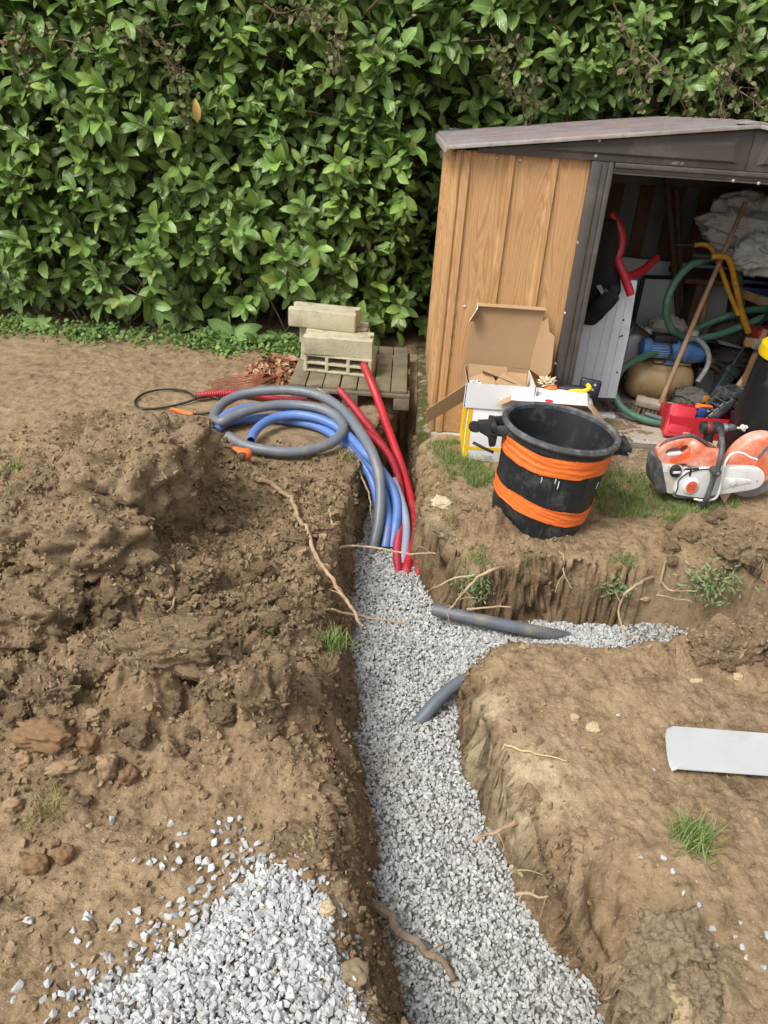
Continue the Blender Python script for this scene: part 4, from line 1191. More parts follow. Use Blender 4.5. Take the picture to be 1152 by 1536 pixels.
# black clamp hanging on the left handle
p = BM @ Vector((-RT - .085, -.02, HB - .075))
t = thing('clamp', 'black quick clamp hooked on the left handle of the bucket', 'clamp', p)
MB().tube([p + Vector((-.035, -.02, .035)), p + Vector((-.042, .0, .028)), p + Vector((-.040, .02, .02))], .024, 12).build('knob', BLACKR, t, smooth=True)
MB().prism([(-.03, .055), (.02, .06), (.06, .03), (.055, -.05), (.03, -.055), (.02, -.01), (-.02, .01)], -.02, .02, TR(p)).build('jaw', BLACKR, t, bevel=.006)
MB().tube([p + Vector((-.04, -.01, -.04)), p + Vector((0, -.02, -.055)), p + Vector((.05, -.02, -.075))], .007, 8).build('trigger', BLACKR, t, smooth=True)

# ================================================================== BOXES
def d3(cx, cy): return (620 + cx * .2778, 420 + cy * .2778)
k = NT('kraft_card')
c = k.ramp(k.noise(3.5, 4), [(.3, '#a08260'), (.7, '#ad8f6c')])
c = k.mix(k.math('MULTIPLY', k.maprange(k.noise(120, 3, .7, k.vscale((.15, 1, 1))), .5, .8), .25), c, '#8f6b45')
KRAFT = k.set(c, .85, 0, k.bump(k.noise(80, 3, .6, k.vscale((.1, 1, .1))), .1, .002), .25)
WCARD = mat('white_card', '#e2e2e0', '#d6d7d8', 3, .5, bump=.04, dirt='#b5aa98', dirt_amt=.12)
YEL = mat('yellow_print', '#e8c021', '#dfb41c', 6, .5, bump=.03)
def sheet(quad, th, m_in, m_out, parent, name):
    """cardboard sheet with one printed face: quad a,b,c,d; outer face is on the left of the winding"""
    a, b, c, d = [Vector(p) for p in quad]
    n = (b - a).cross(d - a).normalized() * th
    i_ = MB().hexa([a, b, c, d, a + n * .85, b + n * .85, c + n * .85, d + n * .85]).build(name, m_in, parent)
    o_ = MB().hexa([a + n * .86, b + n * .86, c + n * .86, d + n * .86, a + n, b + n, c + n, d + n]).build('outer_face', m_out, i_)
    return i_
# lower white and yellow box
t = thing('carton', 'closed white carton with a yellow side standing on the grass by the shed', 'box', (.53, 3.62, 0), 'cartons in front of the shed')
g0 = gz(.45, 3.6)
MB().box((.55, 3.655, .147), (.35, .27, .285)).build('body', WCARD, t, bevel=.003)
MB().box((.3742, 3.655, .147), (.0016, .262, .277)).build('yellow_side', YEL, t)
MB().box((.55, 3.5188, .075), (.349, .0016, .017)).build('yellow_stripe', YEL, t)
MB().box((.388, 3.5189, .147), (.022, .0016, .283)).build('yellow_edge', YEL, t)
GREYPR = mat('grey_print', '#9a9a9c', '#88888a', 9, .6, bump=0)
text('print', 'ROBUST & EASY', .02, GREYPR, TR((.373, 3.655, .15), R(90), 0, R(-90)), t) if False else None
for q in range(3):
    MB().box((.50 + .004 * q, 3.5189, .035 - q * .009), (.055 - .012 * (q % 2), .0012, .003)).build('print_line', GREYPR, t)
MB().box((.3736, 3.60, .17), (.0012, .018, .07)).build('side_print', GREYPR, t)
# open box on top of it
t = thing('open_carton', 'open white cardboard box with its brown lid raised against the shed wall', 'box', (.51, 3.67, .29), 'cartons in front of the shed')
x0, x1, y0, y1, zb, zt = .348, .690, 3.512, 3.786, .291, .418
y1 = 3.765
sheet([(x0, y0 + .004, zb), (x0, y0 + .004, zt), (x1, y0 + .004, zt), (x1, y0 + .004, zb)], -.004, KRAFT, WCARD, t, 'front_wall')
sheet([(x0 + .004, y0, zb), (x0 + .004, y1, zb), (x0 + .004, y1, zt), (x0 + .004, y0, zt)], .004, KRAFT, WCARD, t, 'side_wall')
sheet([(x1 - .004, y0, zb), (x1 - .004, y0, zt), (x1 - .004, y1, zt), (x1 - .004, y1, zb)], .004, KRAFT, WCARD, t, 'side_wall')
sheet([(x0 + .004, y1 - .004, zb), (x1 - .004, y1 - .004, zb), (x1 - .004, y1 - .004, zt), (x0 + .004, y1 - .004, zt)], -.004, KRAFT, WCARD, t, 'back_wall')
MB().box(((x0 + x1) / 2, (y0 + y1) / 2, zb + .003), (x1 - x0 - .01, y1 - y0 - .01, .005)).build('bottom', KRAFT, t)
h0, h1 = Vector((x0 + .004, y1, zt + .002)), Vector((x1 - .004, y1, zt + .002))
up = Vector((.012, .005, .315)); up = Vector((.03, -.012, .318))
lid = sheet([h0, h1, h1 + up, h0 + up], -.004, KRAFT, WCARD, t, 'lid')
a, b = h1, h1 + up                                       # right lid flap, towards us and torn at the top
fl = MB()
poly = [(0, 0), (.09, -.035), (.115, .02), (.105, .19), (.075, .205), (.055, .275), (.03, .25), (.0, .318)]
fM = frame(h1 + Vector((.001, -.002, 0)), Vector((.80, -.55, .02)), up)
fl.prism(poly, -.002, .002, fM).build('lid_flap', KRAFT, lid)
sheet([h0 + up * .72, h0 + up, h0 + up + Vector((-.004, -.06, -.01)), h0 + up * .74 + Vector((-.03, -.05, 0))], .003, WCARD, KRAFT, lid, 'lid_tab')
sheet([h0 + up, h1 + up, h1 + up + Vector((0, -.022, -.008)), h0 + up + Vector((0, -.022, -.008))], .003, KRAFT, WCARD, lid, 'lid_tuck')
sheet([(x0, y0, zt - .01), (x0, y0 + .02, zb + .02), (x0 - .17, y0 - .05, zb - .075), (x0 - .18, y0 - .07, zb + .0)], .003, KRAFT, KRAFT, t, 'side_flap')
# folded card insert lying in the open box
ti = thing('card_insert', 'folded brown cardboard insert lying inside the open white box', 'cardboard', (.5, 3.66, .30))
for M_, s_ in [(TR((.44, 3.63, .385), R(25), R(-18), R(12)), (.12, .10)), (TR((.52, 3.66, .395), R(-35), R(14), R(-14)), (.17, .09)), (TR((.58, 3.60, .385), R(30), R(22), R(-24)), (.15, .075)), (TR((.47, 3.70, .40), R(60), R(4), R(8)), (.20, .09)), (TR((.60, 3.69, .37), R(70), R(-9), R(-30)), (.14, .10))]:
    MB().box((0, 0, 0), (s_[0], s_[1], .004), M_).build('fold', KRAFT, ti)
film = mat('clear_film', '#c9ced2', '#b5bbc0', 12, .25, bump=.6, bscale=30, bdist=.01)
tag(MB().ball((.40, 3.58, .375), (.05, .05, .035), 16, 10, None, lambda d: .75 + .35 * math.sin(d.x * 9) * math.sin(d.y * 8 + d.z * 7)).build('plastic_film', film, smooth=True), 'crumpled clear plastic film in the front corner of the open box', 'film')
# third box behind the bucket, lid half open towards us
t = thing('half_open_carton', 'white carton behind the bucket with its half open lid and a red seal', 'box', (.83, 3.52, 0), 'cartons in front of the shed')
bx0, bx1, by0, by1, bh = .625, 1.0, 3.36, 3.66, .33
sheet([(bx0, by0 + .004, .01), (bx0, by0 + .004, bh - .06), (bx1, by0 + .004, bh - .06), (bx1, by0 + .004, .01)], -.004, KRAFT, WCARD, t, 'front_wall')
sheet([(bx0 + .004, by0, .01), (bx0 + .004, by1, .01), (bx0 + .004, by1, bh), (bx0 + .004, by0, bh - .06)], .004, KRAFT, WCARD, t, 'side_wall')
sheet([(bx1 - .004, by0, .01), (bx1 - .004, by0, bh - .06), (bx1 - .004, by1, bh), (bx1 - .004, by1, .01)], .004, KRAFT, WCARD, t, 'side_wall')
sheet([(bx0 + .004, by1 - .004, .01), (bx1 - .004, by1 - .004, .01), (bx1 - .004, by1 - .004, bh), (bx0 + .004, by1 - .004, bh)], -.004, KRAFT, WCARD, t, 'back_wall')
A = [PY(*d3(*c), yy) for c, yy in [((525, 652), 3.44), ((940, 683), 3.44), ((938, 607), 3.64), ((535, 574), 3.64)]]
lid = sheet(A, .004, KRAFT, WCARD, t, 'lid')
sheet([A[0], A[3], PY(*d3(510, 590), 3.63), PY(*d3(448, 682), 3.45)], -.003, KRAFT, WCARD, lid, 'lid_flap')
sheet([A[1], PY(*d3(978, 725), 3.42), PY(*d3(950, 640), 3.62), A[2]], .003, KRAFT, WCARD, lid, 'lid_flap')
sheet([PY(*d3(955, 665), 3.46), PY(*d3(985, 690), 3.50), PY(*d3(1040, 772), 3.40), PY(*d3(975, 728), 3.38)], .003, KRAFT, KRAFT, t, 'side_flap')
nrm = (A[1] - A[0]).cross(A[3] - A[0]).normalized()
fM = frame(A[0].lerp(A[1], .50) + (A[3] - A[0]) * .10 + nrm * .0055, A[1] - A[0], nrm)
MB().lathe([(.020, -.0005), (.020, .0008), (0, .0008)], 24, fM).build('red_seal', mat('red_seal', '#cf3a3f', '#c23036', 9, .5), lid)
for q in range(2):
    fM2 = frame(A[0].lerp(A[1], .28) + (A[3] - A[0]) * (.62 - .13 * q) + nrm * .0050, A[1] - A[0], nrm)
    MB().box((0, 0, 0), (.085 - .03 * q, .004, .0006), fM2).build('print_line', GREYPR, lid)
# small things on that box
rag = MB().ball((0, 0, 0), (.052, .04, .034), 26, 18, TR(PY(*d3(722, 552), 3.66)), lambda d: .78 + .22 * math.sin(d.x * 9 + 2) * math.cos(d.z * 8) + .16 * math.sin(d.x * 21 + d.z * 17) + .1 * math.sin(d.y * 29 + d.x * 13)).build('rag', mat('beige_rag', '#cdbb9b', '#b9a586', 20, .95, bump=.4), smooth=True)
tag(rag, 'crumpled beige rag lying behind the half open white carton', 'rag')
og = MB().ball((0, 0, 0), (.036, .03, .016), 16, 8, TR(PY(*d3(740, 580), 3.645))).build('orange_cap', ORTAPE, smooth=True)
tag(og, 'small orange plastic cap lying next to the beige rag', 'cap')
p = PY(*d3(868, 590), 3.66)
t = thing('tape_measure', 'rounded black and yellow tape measure lying on the back of the carton', 'tape measure', p)
MB().ball((0, 0, 0), (.085, .03, .022), 18, 10, TR(p)).build('body', BLACKR, t, smooth=True)
MB().tube(catmull([p + Vector(v) for v in [(-.03, -.028, -.005), (.0, -.034, .004), (.04, -.032, .006), (.07, -.024, .02), (.055, -.01, .034)]], 5), .011, 10).build('yellow_trim', YEL, t, smooth=True)
p = PY(*d3(945, 605), 3.70)
t = thing('tool_case', 'dark navy tool case with a row of pale studs leaning by the doorway', 'case', p)
M_ = TR(p, R(-8), R(4), R(-14))
MB().box((0, 0, 0), (.105, .03, .135), M_).build('shell', mat('navy_plastic', '#1c1f38', '#15172b', 6, .4, bump=.05), t, bevel=.012, seg=3)
MB().box((-.006, -.0155, .0), (.078, .004, .112), M_).build('recess', BLACKR, t, bevel=.002)
for q in range(4):
    MB().lathe([(.007, 0), (.006, .003), (0, .003)], 12, M_ @ TR((.022 - .006 * q, -.0175, .045 - .027 * q), R(90))).build('stud', mat('pale_stud', '#b9b3b3', '#8d7f85', 20, .5), t)

# ================================================================== WHITE TROUGH PLATE on the right bank
WPL = mat('white_plate', '#b4b6b5', '#a6a8a7', 3, .45, bump=.05, dirt='#a58d6c', dirt_amt=.2)
pa, pb_, pc, pd = P(997, 1088, .028), P(1152, 1100, .028), P(1152, 1163, .024), P(1003, 1152, .024)
ax = (pb_ - pa).normalized(); pb_ = pa + ax * .75; pc = pd + (pc - pd).normalized() * .75
def fn(u, v):
    a = pa.lerp(pb_, u); b = pd.lerp(pc, u); p = a.lerp(b, v)
    e = .003 * math.sin(math.pi * v) + (.0 if u > .03 else .012 * (abs(v - .5) * 2) ** 3)
    return (p.x + (.012 * (abs(v - .5) * 2) ** 4 if u < .01 else 0), p.y, p.z - e)
o = MB().grid(fn, 30, 12, flip=True).build('white_plate', WPL, smooth=True, solid=.003, ang=30)
tag(o, 'long shallow white plastic plate lying on the soil of the right bank', 'plate')

# ================================================================== CUT-OFF SAW on the grass
KS = .000515
SM = TR((1.475, 3.25, gz(1.46, 3.27) + .004), 0, R(-4.2), R(3)) @ Matrix.Diagonal((.87, .75, 1, 1))
def s2(cx, cy): return ((cx - 560) * KS, (692 - cy) * KS / .92)
def sp(cx, cy, y): a, b = s2(cx, cy); return SM @ Vector((a, y, b))
def rnd(pts, n=5):
    return [(p.x, p.z) for p in catmull([(s2(*p)[0], 0, s2(*p)[1]) for p in pts], n, True)]
def sharp(pts): return [s2(*p) for p in pts]
def fill_prism(outer, inner, y0, y1, M):
    """outline with one hole, extruded"""
    bm = bmesh.new()
    es = []
    for lp in (outer, inner):
        vs = [bm.verts.new((a, y0, b)) for a, b in lp]
        es += [bm.edges.new((vs[i], vs[(i + 1) % len(vs)])) for i in range(len(vs))]
    bmesh.ops.triangle_fill(bm, edges=es, use_beauty=True)
    g = bmesh.ops.extrude_face_region(bm, geom=bm.faces[:])
    for v in g['geom']:
        if isinstance(v, bmesh.types.BMVert): v.co.y = y1
    bmesh.ops.recalc_face_normals(bm, faces=bm.faces)
    bm.verts.index_update()
    m = MB().add([v.co[:] for v in bm.verts], [tuple(v.index for v in f.verts) for f in bm.faces], M)
    bm.free()
    return m
ORP = mat('orange_plastic', '#e0683a', '#d55c2e', 5, .4, bump=.05, dirt='#dccabc', dirt_amt=.6, dirt_scale=9)
ORD = mat('dusty_orange_plastic', '#df7a58', '#d5663f', 5, .6, bump=.08, dirt='#e3c9bd', dirt_amt=.6, dirt_scale=7)
WHP = mat('scuffed_white_plastic', '#dcdcd8', '#d0d0cc', 5, .38, bump=.04, dirt='#a79e90', dirt_amt=.25, dirt_scale=10)
CRP = mat('cream_grey_plastic', '#c9c5bb', '#b5b0a5', 6, .5, bump=.06, dirt='#7d7466', dirt_amt=.45, dirt_scale=10)
DGR = mat('dark_grip_rubber', '#3c3e40', '#4a4b4c', 12, .55, bump=.15, dirt='#8d8b88', dirt_amt=.4, dirt_scale=14)
ALU = mat('dull_aluminium', '#a9a9a6', '#8f8f8c', 14, .45, metal=.6, bump=.1, dirt='#6d675d', dirt_amt=.4)
saw = thing('cutoff_saw', 'orange and white petrol cut-off saw standing on the grass in front of the shed', 'saw', SM.to_translation())
out = rnd([(48, 215), (70, 175), (120, 142), (200, 118), (300, 103), (390, 104), (470, 138), (560, 188), (640, 196), (690, 215), (665, 265), (600, 300), (440, 312), (300, 315), (170, 316), (95, 312), (58, 270)], 4)
inn = rnd([(122, 197), (165, 176), (260, 160), (318, 148), (345, 172), (332, 208), (280, 226), (180, 238), (130, 224)], 4)
fill_prism(out, inn, -.035, .035, SM).build('rear_handle', ORP, saw, bevel=.007, seg=3)
MB().prism(rnd([(350, 120), (420, 118), (520, 175), (660, 210), (700, 240), (690, 330), (430, 325), (340, 310), (352, 220)], 3), -.065, .10, SM).build('engine_shroud', ORP, saw, bevel=.012, seg=3)
MB().tube(catmull([sp(*c, 0) for c in [(80, 185), (110, 150), (180, 116), (280, 90), (370, 86), (440, 106), (520, 146), (600, 190), (640, 205)]], 5), .0085, 10, flat=1).build('grip_top', DGR, saw, smooth=True)
MB().prism(rnd([(150, 222), (230, 215), (285, 212), (280, 232), (190, 246), (150, 245)], 3), -.037, .037, SM).build('trigger_guard', WHP, saw, bevel=.003)
MB().prism(sharp([(255, 152), (320, 140), (345, 165), (270, 168)]), -.012, .012, SM).build('throttle_lever', DGR, saw, bevel=.003)
MB().prism(rnd([(18, 330), (24, 258), (62, 262), (96, 340), (140, 440), (182, 552), (110, 546), (50, 505), (20, 410)], 4), -.075, .085, SM).build('rear_foot', DGR, saw, bevel=.010, seg=3)
MB().prism(rnd([(62, 285), (95, 306), (180, 310), (300, 330), (330, 370), (300, 470), (300, 560), (185, 556), (145, 470), (98, 350)], 4), -.07, .09, SM).build('tank', CRP, saw, bevel=.012, seg=3)
MB().box((s2(125, 340)[0], -.0712, s2(125, 340)[1]), (.028, .002, .026), SM).build('sticker', WHP, saw)
cM = SM @ TR((s2(228, 352)[0], -.07, s2(228, 352)[1]), R(90))
MB().lathe([(0, .026), (.020, .026), (.027, .022), (.030, .012), (.030, -.004)], 22, cM).build('fuel_cap', BLACKR, saw, smooth=True)
MB().box((0, 0, .0275), (.040, .012, .006), cM).build('cap_grip', WHP, saw, bevel=.002)
MB().prism(rnd([(248, 500), (262, 425), (320, 368), (440, 332), (560, 330), (580, 400), (575, 575), (480, 584), (330, 566), (255, 548)], 4), -.105, .05, SM).build('starter_cover', WHP, saw, bevel=.014, seg=3)
bM_ = SM @ TR((s2(400, 478)[0], -.105, s2(400, 478)[1]), R(90))
MB().lathe([(0, .010), (.033, .010), (.038, .006), (.046, .0)], 30, bM_).build('badge_ring', WHP, saw, smooth=True)
bd = MB().lathe([(0, .0118), (.0305, .0118), (.0305, .0095)], 28, bM_).build('badge', mat('red_orange_badge', '#d9694a', '#cf5c3c', 9, .5, bump=0), saw)
TXM = mat('badge_lettering', '#a8402a', None, 9, .5, bump=0)
text('badge_lettering', 'STIHL', .017, TXM, SM @ TR((s2(400, 470)[0], -.1171, s2(400, 470)[1]), R(90)), bd)
text('badge_lettering', 'TS 400', .011, TXM, SM @ TR((s2(400, 497)[0], -.1171, s2(400, 497)[1]), R(90)), bd)
MB().prism(rnd([(520, 345), (560, 328), (700, 322), (880, 326), (1040, 335), (1112, 360), (1148, 415), (1140, 478), (1080, 520), (920, 546), (700, 570), (540, 577)], 4), -.094, -.045, SM).build('arm_cover', WHP, saw, bevel=.009, seg=3)
MB().prism(rnd([(640, 390), (760, 415), (900, 420), (1010, 440), (1000, 465), (900, 480), (760, 510), (650, 525), (630, 460)], 4), -.0985, -.09, SM).build('arm_rib', WHP, saw, bevel=.004)
MB().lathe([(0, .012), (.012, .012), (.014, .008), (.020, .007), (.022, 0)], 18, SM @ TR((s2(828, 448)[0], -.0975, s2(828, 448)[1]), R(90))).build('tension_nut', WHP, saw, smooth=True)
MB().lathe([(0, .003), (.004, .003), (.005, 0)], 10, SM @ TR((s2(1078, 447)[0], -.094, s2(1078, 447)[1]), R(90))).build('screw', ALU, saw)
MB().tube(catmull([sp(*c, -.107) for c in [(245, 548), (262, 490), (255, 425), (285, 385), (340, 350), (430, 326), (540, 318)]], 5), .0028, 6).build('seam_strip', BLACKR, saw, smooth=True)
MB().tube([sp(300, 322, -.10), sp(370, 316, -.108), sp(438, 316, -.10)], .0055, 8).tube([sp(362, 318, -.105), sp(362, 378, -.105)], .005, 8).build('pull_handle', BLACKR, saw, smooth=True)
MB().tube(catmull([sp(*c) for c in [(745, 110, .12), (720, 84, .08), (690, 82, .02), (655, 100, -.05), (632, 140, -.10), (612, 210, -.135), (598, 280, -.145), (584, 345, -.145), (572, 440, -.145), (560, 560, -.14), (553, 650, -.12), (556, 700, -.09)]], 5), .0125, 12).build('front_handle', DGR, saw, smooth=True)
MB().prism(rnd([(540, 315), (575, 290), (625, 300), (630, 330), (600, 362), (565, 352)], 3), -.165, -.10, SM).build('handle_clamp', DGR, saw, bevel=.005)
MB().lathe([(0, .006), (.007, .006), (.008, 0)], 8, SM @ TR((s2(597, 322)[0], -.165, s2(597, 322)[1]), R(90))).build('clamp_bolt', ALU, saw)
MB().tube(catmull([sp(*c) for c in [(460, 600, -.10), (540, 608, -.11), (620, 598, -.12), (668, 570, -.125), (684, 510, -.125), (686, 430, -.12), (680, 350, -.12), (678, 285, -.12), (700, 225, -.11), (745, 192, -.10), (810, 186, -.09), (880, 200, -.09), (950, 232, -.09), (1022, 252, -.09)]], 5), .0055, 8).build('water_hose', WHP, saw, smooth=True)
MB().prism(sharp([(1008, 245), (1025, 262), (1045, 255), (1160, 105), (1160, 65), (1080, 62), (1078, 75), (1125, 85)]), -.088, -.080, SM).build('guard_bracket', ALU, saw, bevel=.002)
MB().prism(rnd([(240, 548), (330, 575), (480, 590), (700, 580), (695, 600), (650, 632), (560, 625), (400, 612), (265, 596)], 3), -.08, .09, SM).build('base_plate', ALU, saw, bevel=.006)
for y in (-.075, .06):
    MB().lathe([(0, -.012), (.028, -.012), (.031, -.006), (.031, .006), (.028, .012), (0, .012)], 18, SM @ TR((s2(585, 640)[0], y, .033), R(90))).build('wheel', ALU, saw, smooth=True)
# blade guard and diamond blade
CG = (1105, 402)
arc = [(CG[0] + 330 * math.cos(R(a)), CG[1] - 330 * math.sin(R(a)) * .99) for a in range(8, 200, 6)]
MB().prism(sharp(arc + [(740, 500), (760, 560), (1000, 560), (1200, 520)]), -.040, .055, SM).build('blade_guard', ORD, saw, bevel=.012, seg=3)
MB().prism(sharp([(722, 572), (910, 552), (880, 610), (845, 702), (790, 640)]), -.042, .03, SM).build('guard_flap', mat('dusty_pink_flap', '#cf9d8c', '#c08672', 8, .7, dirt='#dcc9bf', dirt_amt=.5), saw, bevel=.003)
bl = []; RBL = 288 * KS; nseg = 22
bx, bz = s2(*CG); bz = RBL - .010 if bz < RBL else bz
for q in range(nseg):
    a0 = 2 * math.pi * q / nseg
    for f, r in ((0, RBL), (.5, RBL), (.90, RBL), (.905, RBL * .90), (.985, RBL * .90), (.99, RBL)):
        a = a0 + f * 2 * math.pi / nseg
        bl.append((bx + r * math.cos(a), bz + r * math.sin(a)))
bd_ = MB().prism(bl, -.003, .003, SM).build('blade', mat('grey_diamond_blade', '#85868a', '#77787c', 6, .5, metal=.35, bump=.15, dirt='#a9a6a2', dirt_amt=.6, dirt_scale=5), saw)
MB().lathe([(0, .012), (.055, .012), (.058, .004), (.058, .003)], 24, SM @ TR((bx, -.0, bz), R(90))).build('flange', DGR, saw, smooth=True)

# ================================================================== CORDLESS DRILL, RED TOOLBOX, BLACK TUB
def e2(cx, cy, Y): return PY(880 + cx * .2361, 500 + cy * .2361, Y)
p = e2(800, 600, 3.62)
t = thing('cordless_drill', 'dusty black and green cordless drill standing behind the saw handle', 'drill', (p.x, p.y, .0))
DRG = mat('dark_green_tool', '#223230', '#1a2524', 9, .5, bump=.1, dirt='#8d8a80', dirt_amt=.35, dirt_scale=16)
MX = frame(p, (1, 0, .06))
lat = lambda prof: MB().lathe(prof, 18, MX @ Matrix.Rotation(R(90), 4, 'Y'))
lat([(0, -.062), (.022, -.062), (.030, -.055), (.032, -.03), (.031, .02), (.026, .045), (.018, .05), (0, .05)]).build('motor_housing', DRG, t, smooth=True)
lat([(.0325, -.034), (.0335, -.032), (.0335, -.010), (.0325, -.008)]).build('red_band', mat('dull_red_print', '#8a2c30', '#70262a', 9, .5), t, smooth=True)
lat([(.019, .05), (.022, .052), (.022, .068), (.020, .07), (0, .07)]).build('torque_ring', ALU, t, smooth=True)
lat([(.018, .07), (.021, .074), (.021, .098), (.016, .112), (.008, .118), (0, .118)]).build('chuck', DGR, t, smooth=True)
MB().tube(catmull([p + Vector(v) for v in [(-.01, 0, -.02), (-.005, 0, -.07), (.004, 0, -.115), (.006, 0, -.14)]], 4), [.024] * 6 + [.022] * 7, 12).build('grip', BLACKR, t, smooth=True)
MB().box((p.x + .012, p.y, max(.022, p.z - .165)), (.085, .06, .045)).build('battery', DRG, t, bevel=.006)
MB().tube([p + Vector((.118, 0, .008)), p + Vector((.150, 0, .010))], .006, 8).ball(p + Vector((.155, 0, .012)), (.022, .016, .018), 10, 7, None, lambda d: .7 + .4 * math.sin(d.x * 8 + d.z * 11)).build('mixing_bit', mat('plaster_crust', '#d9d7d0', '#b9b6ae', 25, .9, bump=.4), t)

REDT = mat('toolbox_red', '#b3202c', '#a01b27', 4, .42, bump=.06, dirt='#7a5a4c', dirt_amt=.25, dirt_scale=9)
REDL = mat('lid_red', '#c63642', '#b82c38', 4, .38, bump=.06, dirt='#d98a8a', dirt_amt=.25, dirt_scale=6)
t = thing('toolbox', 'open red plastic toolbox with black cantilever trays in front of the doorway', 'toolbox', (1.80, 4.06, .035))
x0, x1, y0, y1, z0, z1 = 1.52, 2.06, 3.93, 4.12, .035, .158
for nm, c, d in [('body', ((x0 + x1) / 2, y0, (z0 + z1) / 2), (x1 - x0, .008, z1 - z0)), ('rear_wall', ((x0 + x1) / 2, y1, (z0 + z1) / 2), (x1 - x0, .008, z1 - z0)),
                 ('end_wall', (x0, (y0 + y1) / 2, (z0 + z1) / 2), (.008, y1 - y0 + .008, z1 - z0)), ('end_wall', (x1, (y0 + y1) / 2, (z0 + z1) / 2), (.008, y1 - y0 + .008, z1 - z0)), ('bottom', ((x0 + x1) / 2, (y0 + y1) / 2, z0 + .004), (x1 - x0, y1 - y0, .008))]:
    MB().box(c, d).build(nm, REDT, t, bevel=.003)
A = [e2(492, 642, 3.90), e2(648, 668, 3.90), e2(694, 508, 3.98), e2(548, 446, 3.98)]
fM = frame(A[0], A[1] - A[0], A[3] - A[0])
L1, L2 = (A[1] - A[0]).length, (A[3] - A[0]).length
sk = ((A[3] - A[0]).dot((A[1] - A[0]).normalized()))
pol = lambda i: [(p_.x, p_.z) for p_ in catmull([(i * .6, 0, i), (L1 / 2, 0, i * .8), (L1 - i, 0, i), (L1 + sk * .5 - i, 0, L2 / 2), (L1 + sk - i, 0, L2 * .93 - i), (L1 / 2 + sk, 0, L2 * .98 - i), (sk + i, 0, L2 - i), (sk * .5 + i, 0, L2 / 2)], 3, True)]
lid = MB().prism(pol(0), 0, .035, fM).build('lid', REDL, t, bevel=.006, seg=2)
MB().prism(pol(.022), -.004, .006, fM).build('lid_panel', REDL, lid, bevel=.003)
w_ = MB().tube(catmull([fM @ Vector(v) for v in [(L1 * .35 + sk * .5, -.006, L2 * .55), (L1 * .5 + sk * .4, -.006, L2 * .42), (L1 * .85 + sk * .4, -.006, L2 * .44), (L1 * .9 + sk * .6, -.006, L2 * .6)]], 4), .004, 6).build('lid_ridge', REDL, lid, smooth=True)
TRAY = mat('grey_tray_plastic', '#4a4b4d', '#3a3b3d', 8, .45, bump=.08, dirt='#8d8a85', dirt_amt=.45, dirt_scale=15)
trays = [(e2(770, 545, 4.02), e2(905, 430, 4.06), .05), (e2(920, 530, 4.02), e2(1010, 500, 4.04), .045), (e2(850, 400, 4.10), e2(975, 380, 4.12), .035), (e2(960, 430, 4.08), e2(1050, 375, 4.10), .04)]
for a, b, h in trays:                                    # each tray: ribbed tub of slats
    fM = frame(a, b - a); L = (b - a).length
    tr = MB().box((L / 2, 0, 0), (L, .10, .006), fM).build('tray', TRAY, t, bevel=.002)
    for y in (-.05, .05): MB().box((L / 2, y, h / 2), (L, .005, h), fM).build('tray_side', TRAY, tr, bevel=.001)
    nn = max(3, int(L / .03))
    for q in range(nn + 1): MB().box((L * q / nn, 0, h * .45), (.004, .098, h * .9), fM).build('tray_divider', TRAY, tr)
MB().tube([e2(745, 555, 3.99), e2(880, 440, 4.03)], .008, 8).build('tray_arm', TRAY, t, smooth=True)
tag(MB().tube([e2(690, 470, 4.0), e2(730, 462, 4.0), e2(795, 468, 4.02)], [.010, .012, .008], 8).tube([e2(700, 450, 4.02), e2(770, 470, 4.02)], .008, 8).build('pliers', ORTAPE, smooth=True), 'orange red handled pliers lying on the edge of the red toolbox', 'pliers')
tag(MB().box((0, 0, 0), (.05, .05, .085), TR(e2(715, 512, 4.01), R(10), R(12))).build('blue_bottle', mat('blue_label', '#2f4f8f', '#26407a', 9, .5), bevel=.008), 'small blue bottle standing in the red toolbox behind its lid', 'bottle')
tag(MB().ball(e2(760, 490, 4.03), (.022, .02, .02), 10, 8, None, lambda d: .8 + .3 * math.sin(d.x * 9 + d.z * 8)).build('white_rag', WHP, smooth=True), 'bit of white rag poking out of the red toolbox', 'rag')

TUBB = mat('gloss_black_tub', '#151617', '#1b1c1d', 4, .35, bump=.05, dirt='#5f5a52', dirt_amt=.15)
t = thing('lidded_tub', 'tall black tub with a yellow lid at the right edge beside the toolbox', 'tub', (1.99, 3.72, .0))
TM = TR((2.005, 3.74, .0), 0, R(3), 0)
MB().lathe([(0, 0), (.255, 0), (.262, .01), (.255, .10), (.25, .105), (.225, .40), (.215, .55), (.208, .60), (0, .60)], 40, TM).build('body', TUBB, t, smooth=True)
MB().lathe([(.214, .565), (.228, .565), (.232, .58), (.228, .62), (.205, .64), (.12, .65), (.10, .643), (0, .643)], 40, TM).build('lid', mat('yellow_lid', '#e8c416', '#dcb810', 5, .4, bump=.03), t, smooth=True)

